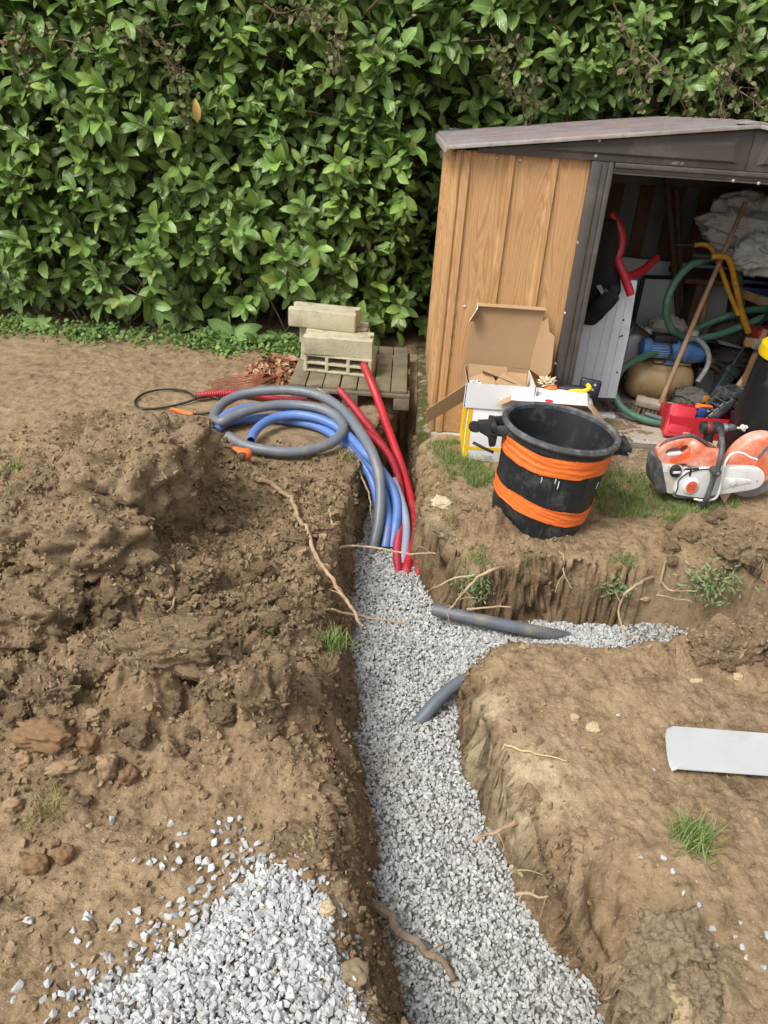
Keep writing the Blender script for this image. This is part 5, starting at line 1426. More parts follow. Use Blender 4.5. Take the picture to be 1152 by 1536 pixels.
# ================================================================== INSIDE THE SHED
def c2(cx, cy, Y): return PY(860 + cx * .2734, 240 + cy * .2734, Y)
SF = .032                                                # slab top
WPAN = mat('white_pvc_panel', '#dfe2e8', '#d2d6de', 3, .4, bump=.03, dirt='#96908a', dirt_amt=.25, dirt_scale=5)
yy = 4.16
pts = [c2(*c, yy) for c in [(234, 655), (352, 662), (305, 960), (232, 1308), (0, 1298), (-38, 1260), (58, 892), (150, 812), (218, 760)]]
t = thing('door_panel', 'white grooved plastic panel with a cut corner leaning inside the doorway', 'panel', (pts[4].x, yy, SF))
m = MB(); n = len(pts)
full = [(p.x, p.z) for p in pts]
MB().prism(full, yy, yy + .012).build('sheet', WPAN, t, bevel=.002)
for q in range(4):                                       # plank grooves as raised thin beads
    f = (q + 1) / 5
    a = c2(-20 + 250 * f, 1295, yy); b = c2(90 + 250 * f - (30 if q == 0 else 0), 880 - 130 * f, yy)
    MB().tube([a + Vector((0, -.0005, 0)), b + Vector((0, -.0005, 0))], .0018, 4).build('bead', mat('panel_seam', '#b2b6c0', '#a5a9b4', 9, .5, bump=0), t)
for cx, cy in [(275, 878), (268, 965), (255, 968), (240, 1165)]:
    p = c2(cx, cy, yy); MB().lathe([(.006, 0), (.005, .002), (0, .002)], 10, TR((p.x, yy, p.z), R(90))).build('screw_head', BLACKR, t)
MB().box((c2(120, 1312, yy).x, yy, SF + .010), (.26, .05, .02)).build('bottom_rail', WPAN, t, bevel=.003)
PGREY = mat('pale_grey_panel', '#aeb2b3', '#9fa4a6', 4, .5, bump=.04, dirt='#6f6a62', dirt_amt=.3)
BLK = mat('black_edging', '#17181a', '#202123', 9, .5, bump=.05)
def panel(label, quad, Y, m, border=None, th=.02):
    Q = [c2(*c, Y) for c in quad]
    t = thing('board', label, 'board', (sum(p.x for p in Q) / 4, Y, min(p.z for p in Q)))
    MB().prism([(p.x, p.z) for p in Q], Y, Y + th).build('sheet', m, t, bevel=.003)
    for i in border or []:
        MB().tube([Q[i] + Vector((0, -.004, 0)), Q[(i + 1) % len(Q)] + Vector((0, -.004, 0))], .013, 6).build('edging', BLK, t)
    return t
panel('pale grey board leaning against the back wall of the shed, behind the black edged one', [(240, 530), (960, 600), (930, 1000), (250, 900)], 5.08, PGREY, [])
panel('pale grey board with black edging standing in the middle of the shed', [(385, 640), (880, 655), (815, 1010), (312, 970)], 4.97, PGREY, [0, 1, 3])
panel('small pale grey board with a dark line low behind the beige tank', [(690, 1140), (790, 1160), (760, 1290), (670, 1250)], 4.75, PGREY, [])
panel('dark steel plate lying on the clutter below the green hoses', [(790, 985), (940, 1030), (935, 1042), (800, 1010)], 4.55, ALU, [])
# poles
PW = mat('dark_pole_wood', '#5c452f', '#46331f', 14, .8, bump=.3)
def rod(name, label, cat, a, b, r, m, r2=None, grp=None):
    o = MB().tube([a, a.lerp(b, .5), b], [r, r, r2 or r], 10).build(name, m, smooth=True, origin=a)
    return tag(o, label, cat, grp)
rod('pole', 'thick dark brown pole, left one of the pair standing before the pale boards', 'pole', c2(592, 1000, 4.92), c2(512, 100, 4.95), .019, PW)
rod('pole', 'dark brown pole, right one of the pair standing before the pale boards', 'pole', c2(604, 1000, 4.90), c2(566, 160, 4.95), .015, PW)
rod('pole', 'short brown stake standing behind the broom handle', 'stake', c2(690, 980, 4.72), c2(752, 640, 4.85), .017, mat('tan_stake', '#9a744a', '#80603c', 14, .8, bump=.3))
# broom
BW = mat('broom_wood', '#a98a66', '#8f7252', 14, .75, bump=.25, dirt='#6c5d4c', dirt_amt=.3)
bb = c2(482, 1325, 4.18)
t = thing('broom', 'worn yard broom with a long wooden handle leaning into the shed', 'broom', (bb.x, bb.y, SF))
MB().tube([bb, c2(700, 800, 4.35), c2(945, 232, 4.62)], [.0145, .0135, .0125], 12).build('handle', BW, t, smooth=True)
hx = (c2(590, 1372, 4.16) - c2(352, 1318, 4.22)).normalized()
hM = frame(c2(468, 1345, 4.19), hx, (0, -.25, 1))
MB().box((0, 0, 0), (.26, .062, .040), hM).build('head', mat('grey_broom_head', '#b5a694', '#a09180', 14, .85, bump=.3, dirt='#7f7264', dirt_amt=.4), t, bevel=.006)
MB().lathe([(.022, 0), (.019, .03), (.015, .045)], 12, hM @ TR((.012, 0, .018))).build('socket', BW, t, smooth=True)
br_ = mat('straw_bristle', '#8d7a63', '#6b5a47', 30, .9)
for q in range(11):
    for r_ in range(2):
        a = Vector((-.118 + .0235 * q, -.016 + .032 * r_, -.018)); b = a + Vector((random.uniform(-.006, .006), -.008 + random.uniform(-.005, .005), -.058))
        MB().tube([hM @ a, hM @ b], [.0075, .0105], 7).build('bristle_tuft', br_, t)
# hoses
GRH = mat('green_hose', '#4f7a66', '#426b58', 8, .5, bump=.1, dirt='#8c8a78', dirt_amt=.3, dirt_scale=9)
def hose(name, label, pts, r, m, n=8, grp=None, rings=False):
    path = catmull([c2(*p) for p in pts], n)
    rr = [r * (1 + (.06 if i % 2 else -.04)) for i in range(len(path))] if rings else r
    return tag(MB().tube(path, rr, 12).build(name, m, smooth=True, origin=path[0], ang=75), label, 'hose', grp)
hose('green_hose', 'green ribbed hose arching down from the yellow frame and back to the right', [(790, 530, 4.5), (720, 545, 4.48), (640, 580, 4.45), (565, 660, 4.42), (518, 760, 4.4), (510, 850, 4.4), (540, 930, 4.42), (590, 965, 4.45), (660, 976, 4.5), (760, 968, 4.5), (880, 930, 4.52), (990, 885, 4.55), (1100, 850, 4.6), (1250, 830, 4.7)], .021, GRH, 14, rings=True)
hose('green_hose', 'green hose crossing behind the yellow frame at the right of the shed', [(640, 950, 4.62), (700, 915, 4.6), (780, 880, 4.58), (880, 845, 4.58), (980, 822, 4.6), (1100, 820, 4.65), (1250, 830, 4.7)], .020, GRH, 10, rings=True)
hose('green_hose', 'green hose running from the blue pump round on to the concrete floor', [(480, 1050, 4.45), (400, 1075, 4.38), (330, 1105, 4.32), (270, 1145, 4.28), (232, 1215, 4.24), (228, 1280, 4.2), (262, 1350, 4.14), (330, 1400, 4.1), (420, 1432, 4.07), (500, 1448, 4.06), (600, 1470, 4.06)], .0195, GRH, 10)
hose('green_hose', 'thin green hose hanging down behind the yellow frame', [(880, 560, 4.75), (915, 640, 4.75), (915, 760, 4.75), (890, 880, 4.75), (870, 980, 4.75), (840, 1060, 4.72)], .015, GRH, 8)
hose('grey_hose', 'grey braided hose bending from the pump down to the floor', [(620, 985, 4.4), (680, 985, 4.38), (728, 1030, 4.36), (745, 1090, 4.34), (728, 1150, 4.32), (680, 1220, 4.28)], .015, mat('grey_braid', '#8d8f8f', '#6f7171', 40, .5, bump=.2), 8)
hose('grey_hose', 'short grey hose nozzle lying under the broom head', [(392, 1388, 4.08), (430, 1402, 4.07), (500, 1425, 4.06)], .012, GREYP, 6)
# yellow tubular frame
YF = mat('chipped_yellow_paint', '#c9962a', '#b78522', 7, .45, bump=.08, dirt='#4a3a26', dirt_amt=.25, dirt_scale=14)
t = thing('trolley_frame', 'yellow tubular handle frame with a black grip standing in the shed', 'trolley', c2(965, 960, 4.5))
MB().tube(catmull([c2(*p) for p in [(756, 530, 4.42), (800, 527, 4.42), (840, 535, 4.42), (866, 575, 4.43), (885, 660, 4.45), (912, 780, 4.47), (928, 850, 4.48)]], 6), .0165, 12).build('tube', YF, t, smooth=True)
MB().tube([c2(928, 850, 4.48), c2(962, 945, 4.49)], .019, 12).build('sleeve', YF, t, smooth=True)
MB().tube([c2(803, 585, 4.5), c2(852, 720, 4.5), c2(906, 850, 4.48)], .0135, 12).build('tube', YF, t, smooth=True)
MB().tube(catmull([c2(*p) for p in [(662, 468, 4.6), (710, 463, 4.6), (750, 480, 4.58), (775, 520, 4.55), (803, 585, 4.5)]], 5), .0135, 12).build('tube', YF, t, smooth=True)
MB().tube([c2(650, 522, 4.42), c2(756, 530, 4.42)], .0155, 12).build('grip', BLACKR, t, smooth=True)
MB().tube([c2(560, 465, 4.62), c2(662, 468, 4.6)], .013, 12).build('grip', BLACKR, t, smooth=True)
for q in [(858, 535), (892, 690), (858, 728), (800, 545)]:
    MB().ball(c2(*q, 4.425), .008, 8, 6).build('bolt', ALU, t, smooth=True)
MB().prism([(c.x, c.z) for c in [c2(*v, 4.5) for v in [(945, 945), (985, 940), (1000, 1010), (945, 1030), (925, 1000)]]], 4.47, 4.52).build('foot', BLACKR, t, bevel=.006)
# crumpled tarpaulin
k = NT('tarpaulin')
c = k.ramp(k.noise(2.5, 5, .6), [(.3, '#b4b5b3'), (.7, '#cfd0ce')])
TARP = k.set(c, .45, 0, k.bump(k.noise(16, 5, .6, None, 1.2), .5, .03), .4)
def crumple(c, r, seed, squash=1.0):
    o = Vector((seed * 3.1, seed * 1.7, seed))
    from mathutils import noise as mn
    def fn(d):
        w_ = mn.noise(d * 1.3 + o) * 1.3
        a = 1 - abs(mn.noise(Vector((d.x * 1.1 + w_, d.y * 1.1, d.z * 2.6 + w_ * 1.6 + d.x * .8)) + o)) * 1.9
        b = 1 - abs(mn.noise(Vector((d.x * 2.6 + w_, d.y * 2, d.z * 5.0 - d.x * 2.2 + w_ * 2)) + o * 2)) * 1.8
        return .62 + .24 * a + .10 * b + .10 * w_
    return MB().ball(c, r, 90, 56, None, fn)
t = crumple(c2(960, 360, 4.82), (.32, .20, .20), 2).build('tarpaulin', TARP, smooth=True, ang=180)
tag(t, 'crumpled grey white plastic sheet heaped up high at the back right of the shed', 'plastic sheet')
t = crumple(c2(1040, 510, 4.66), (.24, .17, .15), 5).build('tarpaulin', TARP, smooth=True, ang=180)
tag(t, 'crumpled white sheet bulging forward below the other one, beside the yellow frame', 'plastic sheet')
shl = MB().box((2.15, 4.93, c2(1000, 640, 4.9).z - .02), (.9, .40, .03)).build('shelf', PW, bevel=.003)
tag(shl, 'dark wooden shelf board carrying the crumpled sheets inside the shed', 'shelf')
for x in (1.80, 2.5):
    MB().box((x, 4.93, (c2(1000, 640, 4.9).z - .035 + SF) / 2), (.04, .36, c2(1000, 640, 4.9).z - .035 - SF)).build('shelf_leg', PW, shl)
# black coat by the door post
CLO = mat('black_cloth', '#17171b', '#0f0f13', 12, .95, bump=.4, bscale=120)
t = thing('coat', 'black coat hanging just inside the doorway, its hem over the white panel', 'coat', c2(160, 880, 4.08))
m = MB(); rings = []
prof = [(215, 330, 30, .05), (205, 420, 45, .08), (195, 520, 60, .09), (185, 620, 75, .10), (175, 700, 85, .10), (150, 780, 80, .09), (110, 850, 62, .07), (85, 890, 48, .05)]
nr = 28; vs = []; fs = []
for j, (cx, cy, wpx, dep) in enumerate(prof):
    ce = c2(cx - 60, cy, 4.12); hw = (wpx + 42) * .2734 * .0035
    for i in range(nr):
        a = 2 * math.pi * i / nr
        rr_ = 1 + .13 * math.sin(a * 5 + j * .5) + .06 * math.sin(a * 9 + j)
        vs.append((ce.x + hw * rr_ * math.cos(a), ce.y + dep * .7 * rr_ * math.sin(a), ce.z + .006 * math.sin(a * 3 + j)))
for j in range(len(prof) - 1):
    for i in range(nr):
        fs.append((j * nr + i, j * nr + (i + 1) % nr, (j + 1) * nr + (i + 1) % nr, (j + 1) * nr + i))
fs += [tuple(range(nr)), tuple(range((len(prof) - 1) * nr, len(prof) * nr))]
m.add(vs, fs).build('body', CLO, t, smooth=True, ang=180)
MB().tube(catmull([c2(225, 690, 4.0), c2(215, 730, 3.99), c2(190, 765, 3.99), c2(140, 810, 4.0), c2(80, 870, 4.02)], 4), [.03] * 5 + [.045] * 8 + [.035] * 4, 12).build('sleeve', CLO, t, smooth=True)
MB().hexa([c2(125, 690, 3.985), c2(150, 685, 3.985), c2(180, 735, 3.985), c2(160, 745, 3.985), c2(125, 690, 3.99), c2(150, 685, 3.99), c2(180, 735, 3.99), c2(160, 745, 3.99)]).build('reflective_strip', mat('grey_strip', '#8d8d90', '#7a7a7e', 20, .5), t)
MB().hexa([c2(172, 700, 3.975), c2(222, 745, 3.975), c2(190, 765, 3.975), c2(178, 745, 3.975), c2(172, 700, 3.98), c2(222, 745, 3.98), c2(190, 765, 3.98), c2(178, 745, 3.98)]).build('pocket_patch', mat('dark_grey_cloth', '#55555a', '#48484d', 20, .9), t)
# red conduit offcuts
for lab, pts in [('long red conduit offcut hanging down over the white panel by the coat', [(205, 300, 4.2), (240, 350, 4.18), (262, 410, 4.16), (262, 470, 4.14), (245, 530, 4.12), (250, 570, 4.1), (280, 640, 4.08), (315, 740, 4.07)]),
                 ('short curved red conduit offcut reaching to the right of the long one', [(285, 645, 4.14), (340, 625, 4.2), (400, 590, 4.28), (455, 538, 4.36)])]:
    path = catmull([c2(*p) for p in pts], 8)
    tag(MB().pipe(path, .0215, .004, 14).build('red_offcut', REDP, smooth=True, origin=path[-1], ang=60), lab, 'conduit', 'red conduit offcuts in the shed')
# pump on its beige pressure tank
TANK = mat('beige_tank_paint', '#b59a70', '#a78b60', 4, .55, bump=.1, dirt='#5b3420', dirt_amt=.34, dirt_scale=7)
a, b = c2(278, 1225, 4.5), c2(642, 1235, 4.5)
t = thing('pressure_tank', 'rusty beige pressure tank lying on the shed floor under the blue pump', 'tank', ((a.x + b.x) / 2, 4.5, SF))
ax_ = (b - a); L = ax_.length; rT = .118
ce = Vector((a.x, 4.5, SF + rT + .012))
fM = TR(ce) @ Matrix.Rotation(R(90), 4, 'Y')
MB().lathe([(0, -.0), (.05, .004), (.09, .022), (.112, .05), (rT, .085), (rT, L * .48), (rT + .003, L * .49), (rT + .003, L * .52), (rT, L * .53), (rT, L - .085), (.112, L - .05), (.09, L - .022), (.05, L - .004), (0, L)], 36, fM).build('shell', TANK, t, smooth=True)
MB().lathe([(.028, -.008), (.028, .01), (.022, -.014), (0, -.014)], 16, fM).build('valve_cap', BLACKR, t, smooth=True)
for x in (.10, L - .10):
    MB().box((ce.x + x, 4.5, SF + .03), (.03, .2, .06)).build('foot', TANK, t, bevel=.003)
MB().box((ce.x + L * .60, 4.5, ce.z + rT + .004), (.22, .12, .012)).build('pump_plate', TANK, t, bevel=.003)
PBL = mat('pump_blue', '#4d79b5', '#416ba4', 6, .42, bump=.06, dirt='#b8b4a8', dirt_amt=.3, dirt_scale=9)
p0 = c2(362, 1058, 4.46)
zp = ce.z + rT + .085
t = thing('water_pump', 'blue water pump with a finned motor mounted above the beige tank', 'pump', (p0.x + .15, 4.46, zp - .08))
pM = TR((p0.x, 4.46, zp)) @ Matrix.Rotation(R(90), 4, 'Y')
MB().lathe([(0, 0), (.045, .0), (.058, .006), (.060, .03), (.056, .045), (0, .05)], 26, pM).build('fan_cover', PBL, t, smooth=True)
MB().lathe([(.046, .04), (.046, .165)], 26, pM).build('motor', PBL, t, smooth=True)
for q in range(22):
    aa = 2 * math.pi * q / 22
    MB().box((0, .049, .105), (.0032, .012, .115), pM @ Matrix.Rotation(aa, 4, 'Z')).build('fin', mat('pale_blue_fin', '#8da6c2', '#7a94b2', 9, .45), t)
MB().lathe([(.062, .165), (.068, .17), (.068, .205), (.06, .215), (.052, .24), (.07, .255), (.074, .30), (.066, .36), (.04, .372), (0, .372)], 28, pM).build('pump_housing', PBL, t, smooth=True)
MB().prism([(-.05, 0), (.05, 0), (.02, .09), (-.02, .09)], -.03, .03, TR((p0.x + .20, 4.46, zp - .088))).build('pump_foot', PBL, t, bevel=.004)
MB().box((p0.x + .12, 4.44, zp + .072), (.135, .075, .040), TR((0, 0, 0))).build('switch_box', BLACKR, t, bevel=.004)
MB().tube(catmull([Vector((p0.x + .13, 4.39, zp + .06)), Vector((p0.x + .16, 4.37, zp)), Vector((p0.x + .12, 4.37, zp - .06)), Vector((p0.x + .06, 4.39, zp - .07))], 5), .005, 6).build('cord', BLACKR, t, smooth=True)
MB().lathe([(.03, 0), (.03, .05), (.024, .055), (0, .055)], 16, TR((p0.x + .285, 4.46, zp + .065))).build('outlet', CRP, t, smooth=True)
# canister, sack, strap
t = thing('canister', 'translucent white plastic canister between the white panel and the pump', 'canister', c2(330, 1100, 4.62))
cM = TR(c2(325, 1135, 4.62))
CAN = mat('milky_plastic', '#b9bcbe', '#a9adb0', 4, .4, bump=.05, dirt='#7d7a74', dirt_amt=.2)
MB().prism([(-.085, 0), (.085, 0), (.085, .17), (.06, .21), (-.02, .225), (-.085, .20)], -.06, .06, cM).build('body', CAN, t, bevel=.018, seg=3)
MB().lathe([(.022, .20), (.022, .245), (0, .245)], 14, cM @ TR((.045, 0, 0))).build('cap', WHP, t, smooth=True)
MB().tube(catmull([cM @ Vector(v) for v in [(-.07, 0, .19), (-.05, 0, .245), (.0, 0, .245), (.02, 0, .22)]], 4), .009, 8).build('handle', CAN, t, smooth=True)
t = crumple(c2(520, 920, 4.72), (.14, .09, .09), 9).build('sack', mat('pale_sack', '#b8b3a6', '#9d978a', 8, .9, bump=.3), smooth=True, ang=180)
tag(t, 'crumpled pale sack with dark print lying behind the blue pump', 'sack')
t = crumple(c2(640, 1300, 4.26), (.12, .09, .075), 12).build('rubble_bag', mat('dark_grey_sack', '#5d5852', '#4c4842', 8, .9, bump=.3), smooth=True, ang=180)
tag(t, 'dark grey bag slumped on the floor between the broom and the red toolbox', 'bag')
tag(MB().tube([c2(305, 875, 4.55), c2(350, 920, 4.55), c2(440, 985, 4.5)], [.016, .018, .016], 8, flat=.4).build('strap', mat('brown_strap', '#3f2c24', '#33231c', 9, .7), smooth=True), 'dark brown strap hanging from the boards to the pump switch box', 'strap')
# long handled trimmer: green black body and thin black shaft
t = thing('hedge_trimmer', 'long dark green trimmer with a thin black shaft leaning in the right of the shed', 'trimmer', c2(770, 1340, 4.28))
MB().tube([c2(858, 1150, 4.38), c2(960, 990, 4.45), c2(1100, 800, 4.6), c2(1180, 700, 4.7)], .009, 8).build('shaft', BLACKR, t, smooth=True)
a, b = c2(760, 1320, 4.28), c2(862, 1160, 4.38)
fM = frame(a.lerp(b, .5), b - a, (0, -1, .3)); L = (b - a).length
MB().box((0, 0, 0), (L, .070, .055), fM).build('housing', DRG, t, bevel=.010, seg=2)
for q in range(6): MB().box((-L * .12 + q * .020, -.0, .029), (.006, .042, .006), fM).build('vent', BLACKR, t)
MB().box((L * .5, 0, 0), (.05, .085, .065), fM).build('collar', DRG, t, bevel=.008)
# folding slatted wood with a metal bracket
t = thing('slatted_stand', 'folded wooden slat stand with a metal bracket at the right of the shed', 'stand', c2(1000, 1250, 4.2))
SLW = mat('brown_slat', '#86664a', '#705238', 14, .7, bump=.25)
for q in range(5):
    MB().box((0, 0, 0), (.022, .03, .40), TR(c2(975 + 30 * q, 1120, 4.22 + .01 * q), 0, R(6), 0)).build('slat', SLW, t, bevel=.002)
MB().box((0, 0, 0), (.22, .035, .045), TR(c2(1050, 1010, 4.215), 0, R(2), 0)).build('top_rail', SLW, t, bevel=.002)
MB().box((0, 0, 0), (.05, .040, .050), TR(c2(1008, 1010, 4.205), 0, R(2), 0)).build('bracket', ALU, t, bevel=.002)
rod('timber_offcut', 'pale wooden handle slanting up in front of the slatted stand', 'timber', c2(890, 1260, 4.2), c2(985, 1130, 4.3), .016, BW)
def bxs(name, label, cat, M, d, m, bev=.003):
    return tag(MB().box((0, 0, 0), d, M).build(name, m, bevel=bev), label, cat)
bxs('timber_offcut', 'brown timber offcut leaning low behind the beige tank', 'timber', TR(c2(770, 1110, 4.6), R(10), R(28), R(-12)), (.26, .05, .05), mat('brown_timber', '#6e5238', '#5a4029', 12, .8, bump=.3))
bxs('timber_offcut', 'upright brown board between the small pale board and the trimmer', 'timber', TR(c2(800, 1200, 4.62), 0, R(-14), 0), (.05, .03, .26), mat('brown_timber', '#6e5238'))
bxs('timber_offcut', 'short tan block wedged at the right under the plastic sheets', 'timber', TR(c2(980, 755, 4.72), 0, R(18), R(20)), (.16, .07, .05), BW)
bxs('timber_offcut', 'second tan block just to the right of the wedged one', 'timber', TR(c2(1060, 775, 4.70), 0, R(10), R(10)), (.16, .08, .05), BW)
bxs('blue_crate', 'dark blue plastic crate under the plastic sheets at the right', 'crate', TR(c2(1010, 695, 4.82), 0, R(3), 0), (.26, .18, .10), mat('dark_blue_plastic', '#1f2d5a', '#1a2649', 6, .5), .006)
bxs('red_can', 'dull red can standing behind the slatted stand', 'can', TR(c2(1050, 970, 4.45)), (.14, .12, .10), mat('dull_red_can', '#8e2b2c', '#792425', 6, .5), .01)
bxs('small_box', 'small grey box with an orange label beside the red toolbox', 'box', TR(c2(705, 1318, 4.18), 0, R(4), R(10)), (.085, .06, .05), mat('grey_box', '#6b675f', '#5c5952', 8, .7), .003)
bxs('label_card', 'little orange card on the grey box beside the toolbox', 'card', TR(c2(727, 1312, 4.146), 0, R(4), R(10)), (.034, .004, .040), mat('orange_label', '#c98b3a', '#b87a2c', 8, .6), .001)
t = crumple(c2(860, 950, 4.68), (.15, .10, .09), 15).build('rubble_bag', mat('brown_grey_bag', '#5b5348', '#4a4339', 8, .9, bump=.3), smooth=True, ang=180)
tag(t, 'brownish grey bag heaped below the green hoses', 'bag')
t = crumple(c2(870, 1090, 4.62), (.16, .12, .09), 21).build('clutter_bag', mat('dark_bag', '#3b3833', '#2e2b27', 8, .9, bump=.3), smooth=True, ang=180)
tag(t, 'dark bag lying behind the trimmer on the shed floor', 'bag')
p = c2(158, 1340, 4.04)
t = thing('steel_hook', 'small black double hook lying on the concrete by the doorway', 'hook', (p.x, p.y, SF))
MB().tube(catmull([Vector((p.x + a, p.y + b, SF + .008 + c)) for a, b, c in [(-.055, 0, 0), (-.035, .012, 0), (-.022, .0, 0), (-.02, -.02, .006), (-.005, -.035, .006), (.015, -.03, .006), (.02, -.012, .006)]], 5), .005, 7).build('hook', BLACKR, t, smooth=True)
# dust and crumbs on the slab by the tank
n = 900
x = rng.uniform(1.25, 1.75, n); y = 4.25 + .16 * rng.random(n)
V_, F_, _ = scatter(tpl, np.stack([x, y, np.full(n, SF) + .002], 1), rng.uniform(.003, .012, n), rand_rot(n))
tag(np_mesh('floor_litter', V_, F_, mat('dark_litter', '#4c4236', '#332c24', 40, .95)), kind='stuff')

# ================================================================== CLODS, ROCKS, LOOSE STONES
from mathutils import noise as mnoise
def clod_mesh(name, seed, sub=4, rough=.30, fine=.09, box=0.0, pale=0.0):
    bm = bmesh.new(); bmesh.ops.create_icosphere(bm, subdivisions=sub, radius=.5)
    o = Vector((seed * 3.7, -seed * 1.3, seed * .9))
    for v in bm.verts:
        d = v.co.normalized()
        if box:
            mx = max(abs(d.x), abs(d.y), abs(d.z)); d = d.lerp(d / mx * .86, box)
        r = 1 + rough * mnoise.noise(d * 1.7 + o) + rough * .6 * mnoise.noise(d * 3.9 + o)
        r += fine * 1.3 * (.45 - mnoise.voronoi(d * 3.1 + o)[0][0]) + fine * .9 * (.45 - mnoise.voronoi(d * 7.0 + o)[0][0]) + fine * .5 * (.45 - mnoise.voronoi(d * 15 + o)[0][0])
        r += fine * .30 * mnoise.noise(d * 14 + o) + fine * .28 * mnoise.noise(d * 27 + o) + fine * .16 * mnoise.noise(d * 50 + o)
        v.co = d * .5 * r
    me = bpy.data.meshes.new(name); bm.to_mesh(me); bm.free()
    me.polygons.foreach_set('use_smooth', [True] * len(me.polygons))
    for a, val in (('loose', .1), ('tone', .25), ('wall', 0), ('pale', pale)):
        x = me.attributes.new(a, 'FLOAT', 'POINT'); x.data.foreach_set('value', [val] * len(me.vertices))
    return me
def place(name, me, m, loc, scl, rz, label, cat, group=None, rx=0, ry=0):
    if not me.materials: me.materials.append(m)
    o = bpy.data.objects.new(name, me); COL.objects.link(o)
    o.matrix_world = TR(loc, rx, ry, rz) @ Matrix.Diagonal((*scl, 1))
    return tag(o, label, cat, group)
LC = []
def lump_crumbs(me, M, n):
    ps = list(me.polygons); vv = me.vertices
    for q in random.choices(ps, k=int(n * 1.6)):
        if q.normal.z > -.15:
            a, b, c = (vv[i].co for i in q.vertices); u, w_ = random.random(), random.random()
            if u + w_ > 1: u, w_ = 1 - u, 1 - w_
            LC.append(tuple(M @ (a + (b - a) * u + (c - a) * w_)))
# great lumps of the spoil heap: px, py of the centre, height there, size x y z, turn
for i, (px, py, lift, s, rz, lab) in enumerate([
    (200, 775, .08, (.44, .56, .46), -20, 'largest lump of dug earth on the heap, with a steep smooth right side'),
    (140, 690, .06, (.30, .22, .24), 15, 'dark faced lump of dug earth at the top left of the heap'),
    (130, 860, .06, (.44, .34, .30), 25, 'wide crumbly lump of earth below the largest one on the heap'),
    (285, 655, .0, (.22, .16, .18), -12, 'dark crumbly lump of earth at the top of the heap beside the pipe coil'),
    (262, 700, .06, (.26, .24, .26), 30, 'lump of earth between the largest one and the pipe coil'),
    (392, 1065, .05, (.16, .17, .24), 10, 'upright brown lump of earth near the left edge of the trench'),
    (40, 960, .05, (.30, .24, .22), 0, 'lump of earth at the far left edge, half way down the heap'),
    (450, 1282, -.015, (.17, .11, .09), -10, 'flat lump of earth at the trench edge above the spilled gravel'),
    (390, 912, .0, (.11, .09, .09), 40, 'rounded lump of earth on the slope beside the long root'),
    (245, 1005, .04, (.34, .16, .17), 5, 'long lump of earth in the ridge across the lower heap'),
    (20, 840, .06, (.34, .30, .26), 0, 'broad lump of earth cut by the left edge of the photo'),
    (1090, 975, -.01, (.26, .13, .13), 8, 'crumbly lump of earth at the far end of the side trench'),
    (1140, 960, 0, (.18, .14, .14), 40, 'lump of earth at the right edge above the side trench'),
    (1120, 820, -.03, (.30, .20, .14), 20, 'earth lump on the mound in front of the cut-off saw'),
    (700, 770, -.01, (.14, .10, .08), 0, 'brown earth lump beside the pale stone near the bucket'),
    (150, 1025, .03, (.17, .13, .12), 15, 'earth lump in the lower ridge of the heap, left of the long one'),
    (330, 1045, .03, (.14, .11, .12), -20, 'earth lump in the lower ridge just left of the upright one'),
    (75, 1052, .03, (.16, .11, .11), 5, 'earth lump directly above the flat brown rock slab at the left'),
    (300, 880, .03, (.14, .11, .11), 35, 'earth lump in the hollow right of the wide crumbly one'),
    (440, 815, .01, (.10, .09, .08), 0, 'earth lump right beside the upper part of the long root'),
    (60, 755, .04, (.24, .18, .18), -10, 'earth lump on the left side of the heap below the grass tufts'),
    (365, 960, .02, (.12, .10, .10), 50, 'earth lump below the hollow, left of the grass tuft on the slope'),
    (488, 1015, .01, (.10, .13, .11), 0, 'earth lump breaking out of the left trench edge below the wall tuft'),
    (845, 812, -.01, (.11, .07, .05), 0, 'low earth lump in front of the bucket')]):
    p = on(px, py)
    me = clod_mesh('earth_lump', i + 3, 5, .30, .15, .5, .1)
    lump_crumbs(me, TR((p.x, p.y + s[1] * .25, p.z + lift), 0, 0, R(rz)) @ Matrix.Diagonal((*s, 1)), int(15000 * s[0] * max(s[1], s[2]) + 150))
    o = place('earth_lump', me, SOIL, (p.x, p.y + s[1] * .25, p.z + lift), s, R(rz), lab, 'lump of earth', 'great lumps of dug earth')
lc = np.array(LC); sz = .006 + .030 * rng.random(len(lc)) ** 3.2
tpl6 = [hull_template(6, (1, .9, .8), 60 + i, .1) for i in range(8)]
V_, F_, _ = scatter(tpl6, lc, sz, rand_rot(len(lc)))
tag(np_mesh('lump_crumbs', V_, F_, SOIL, attrs={'loose': np.full(len(V_), .3), 'wall': np.zeros(len(V_)), 'tone': np.full(len(V_), .55)}), kind='stuff')
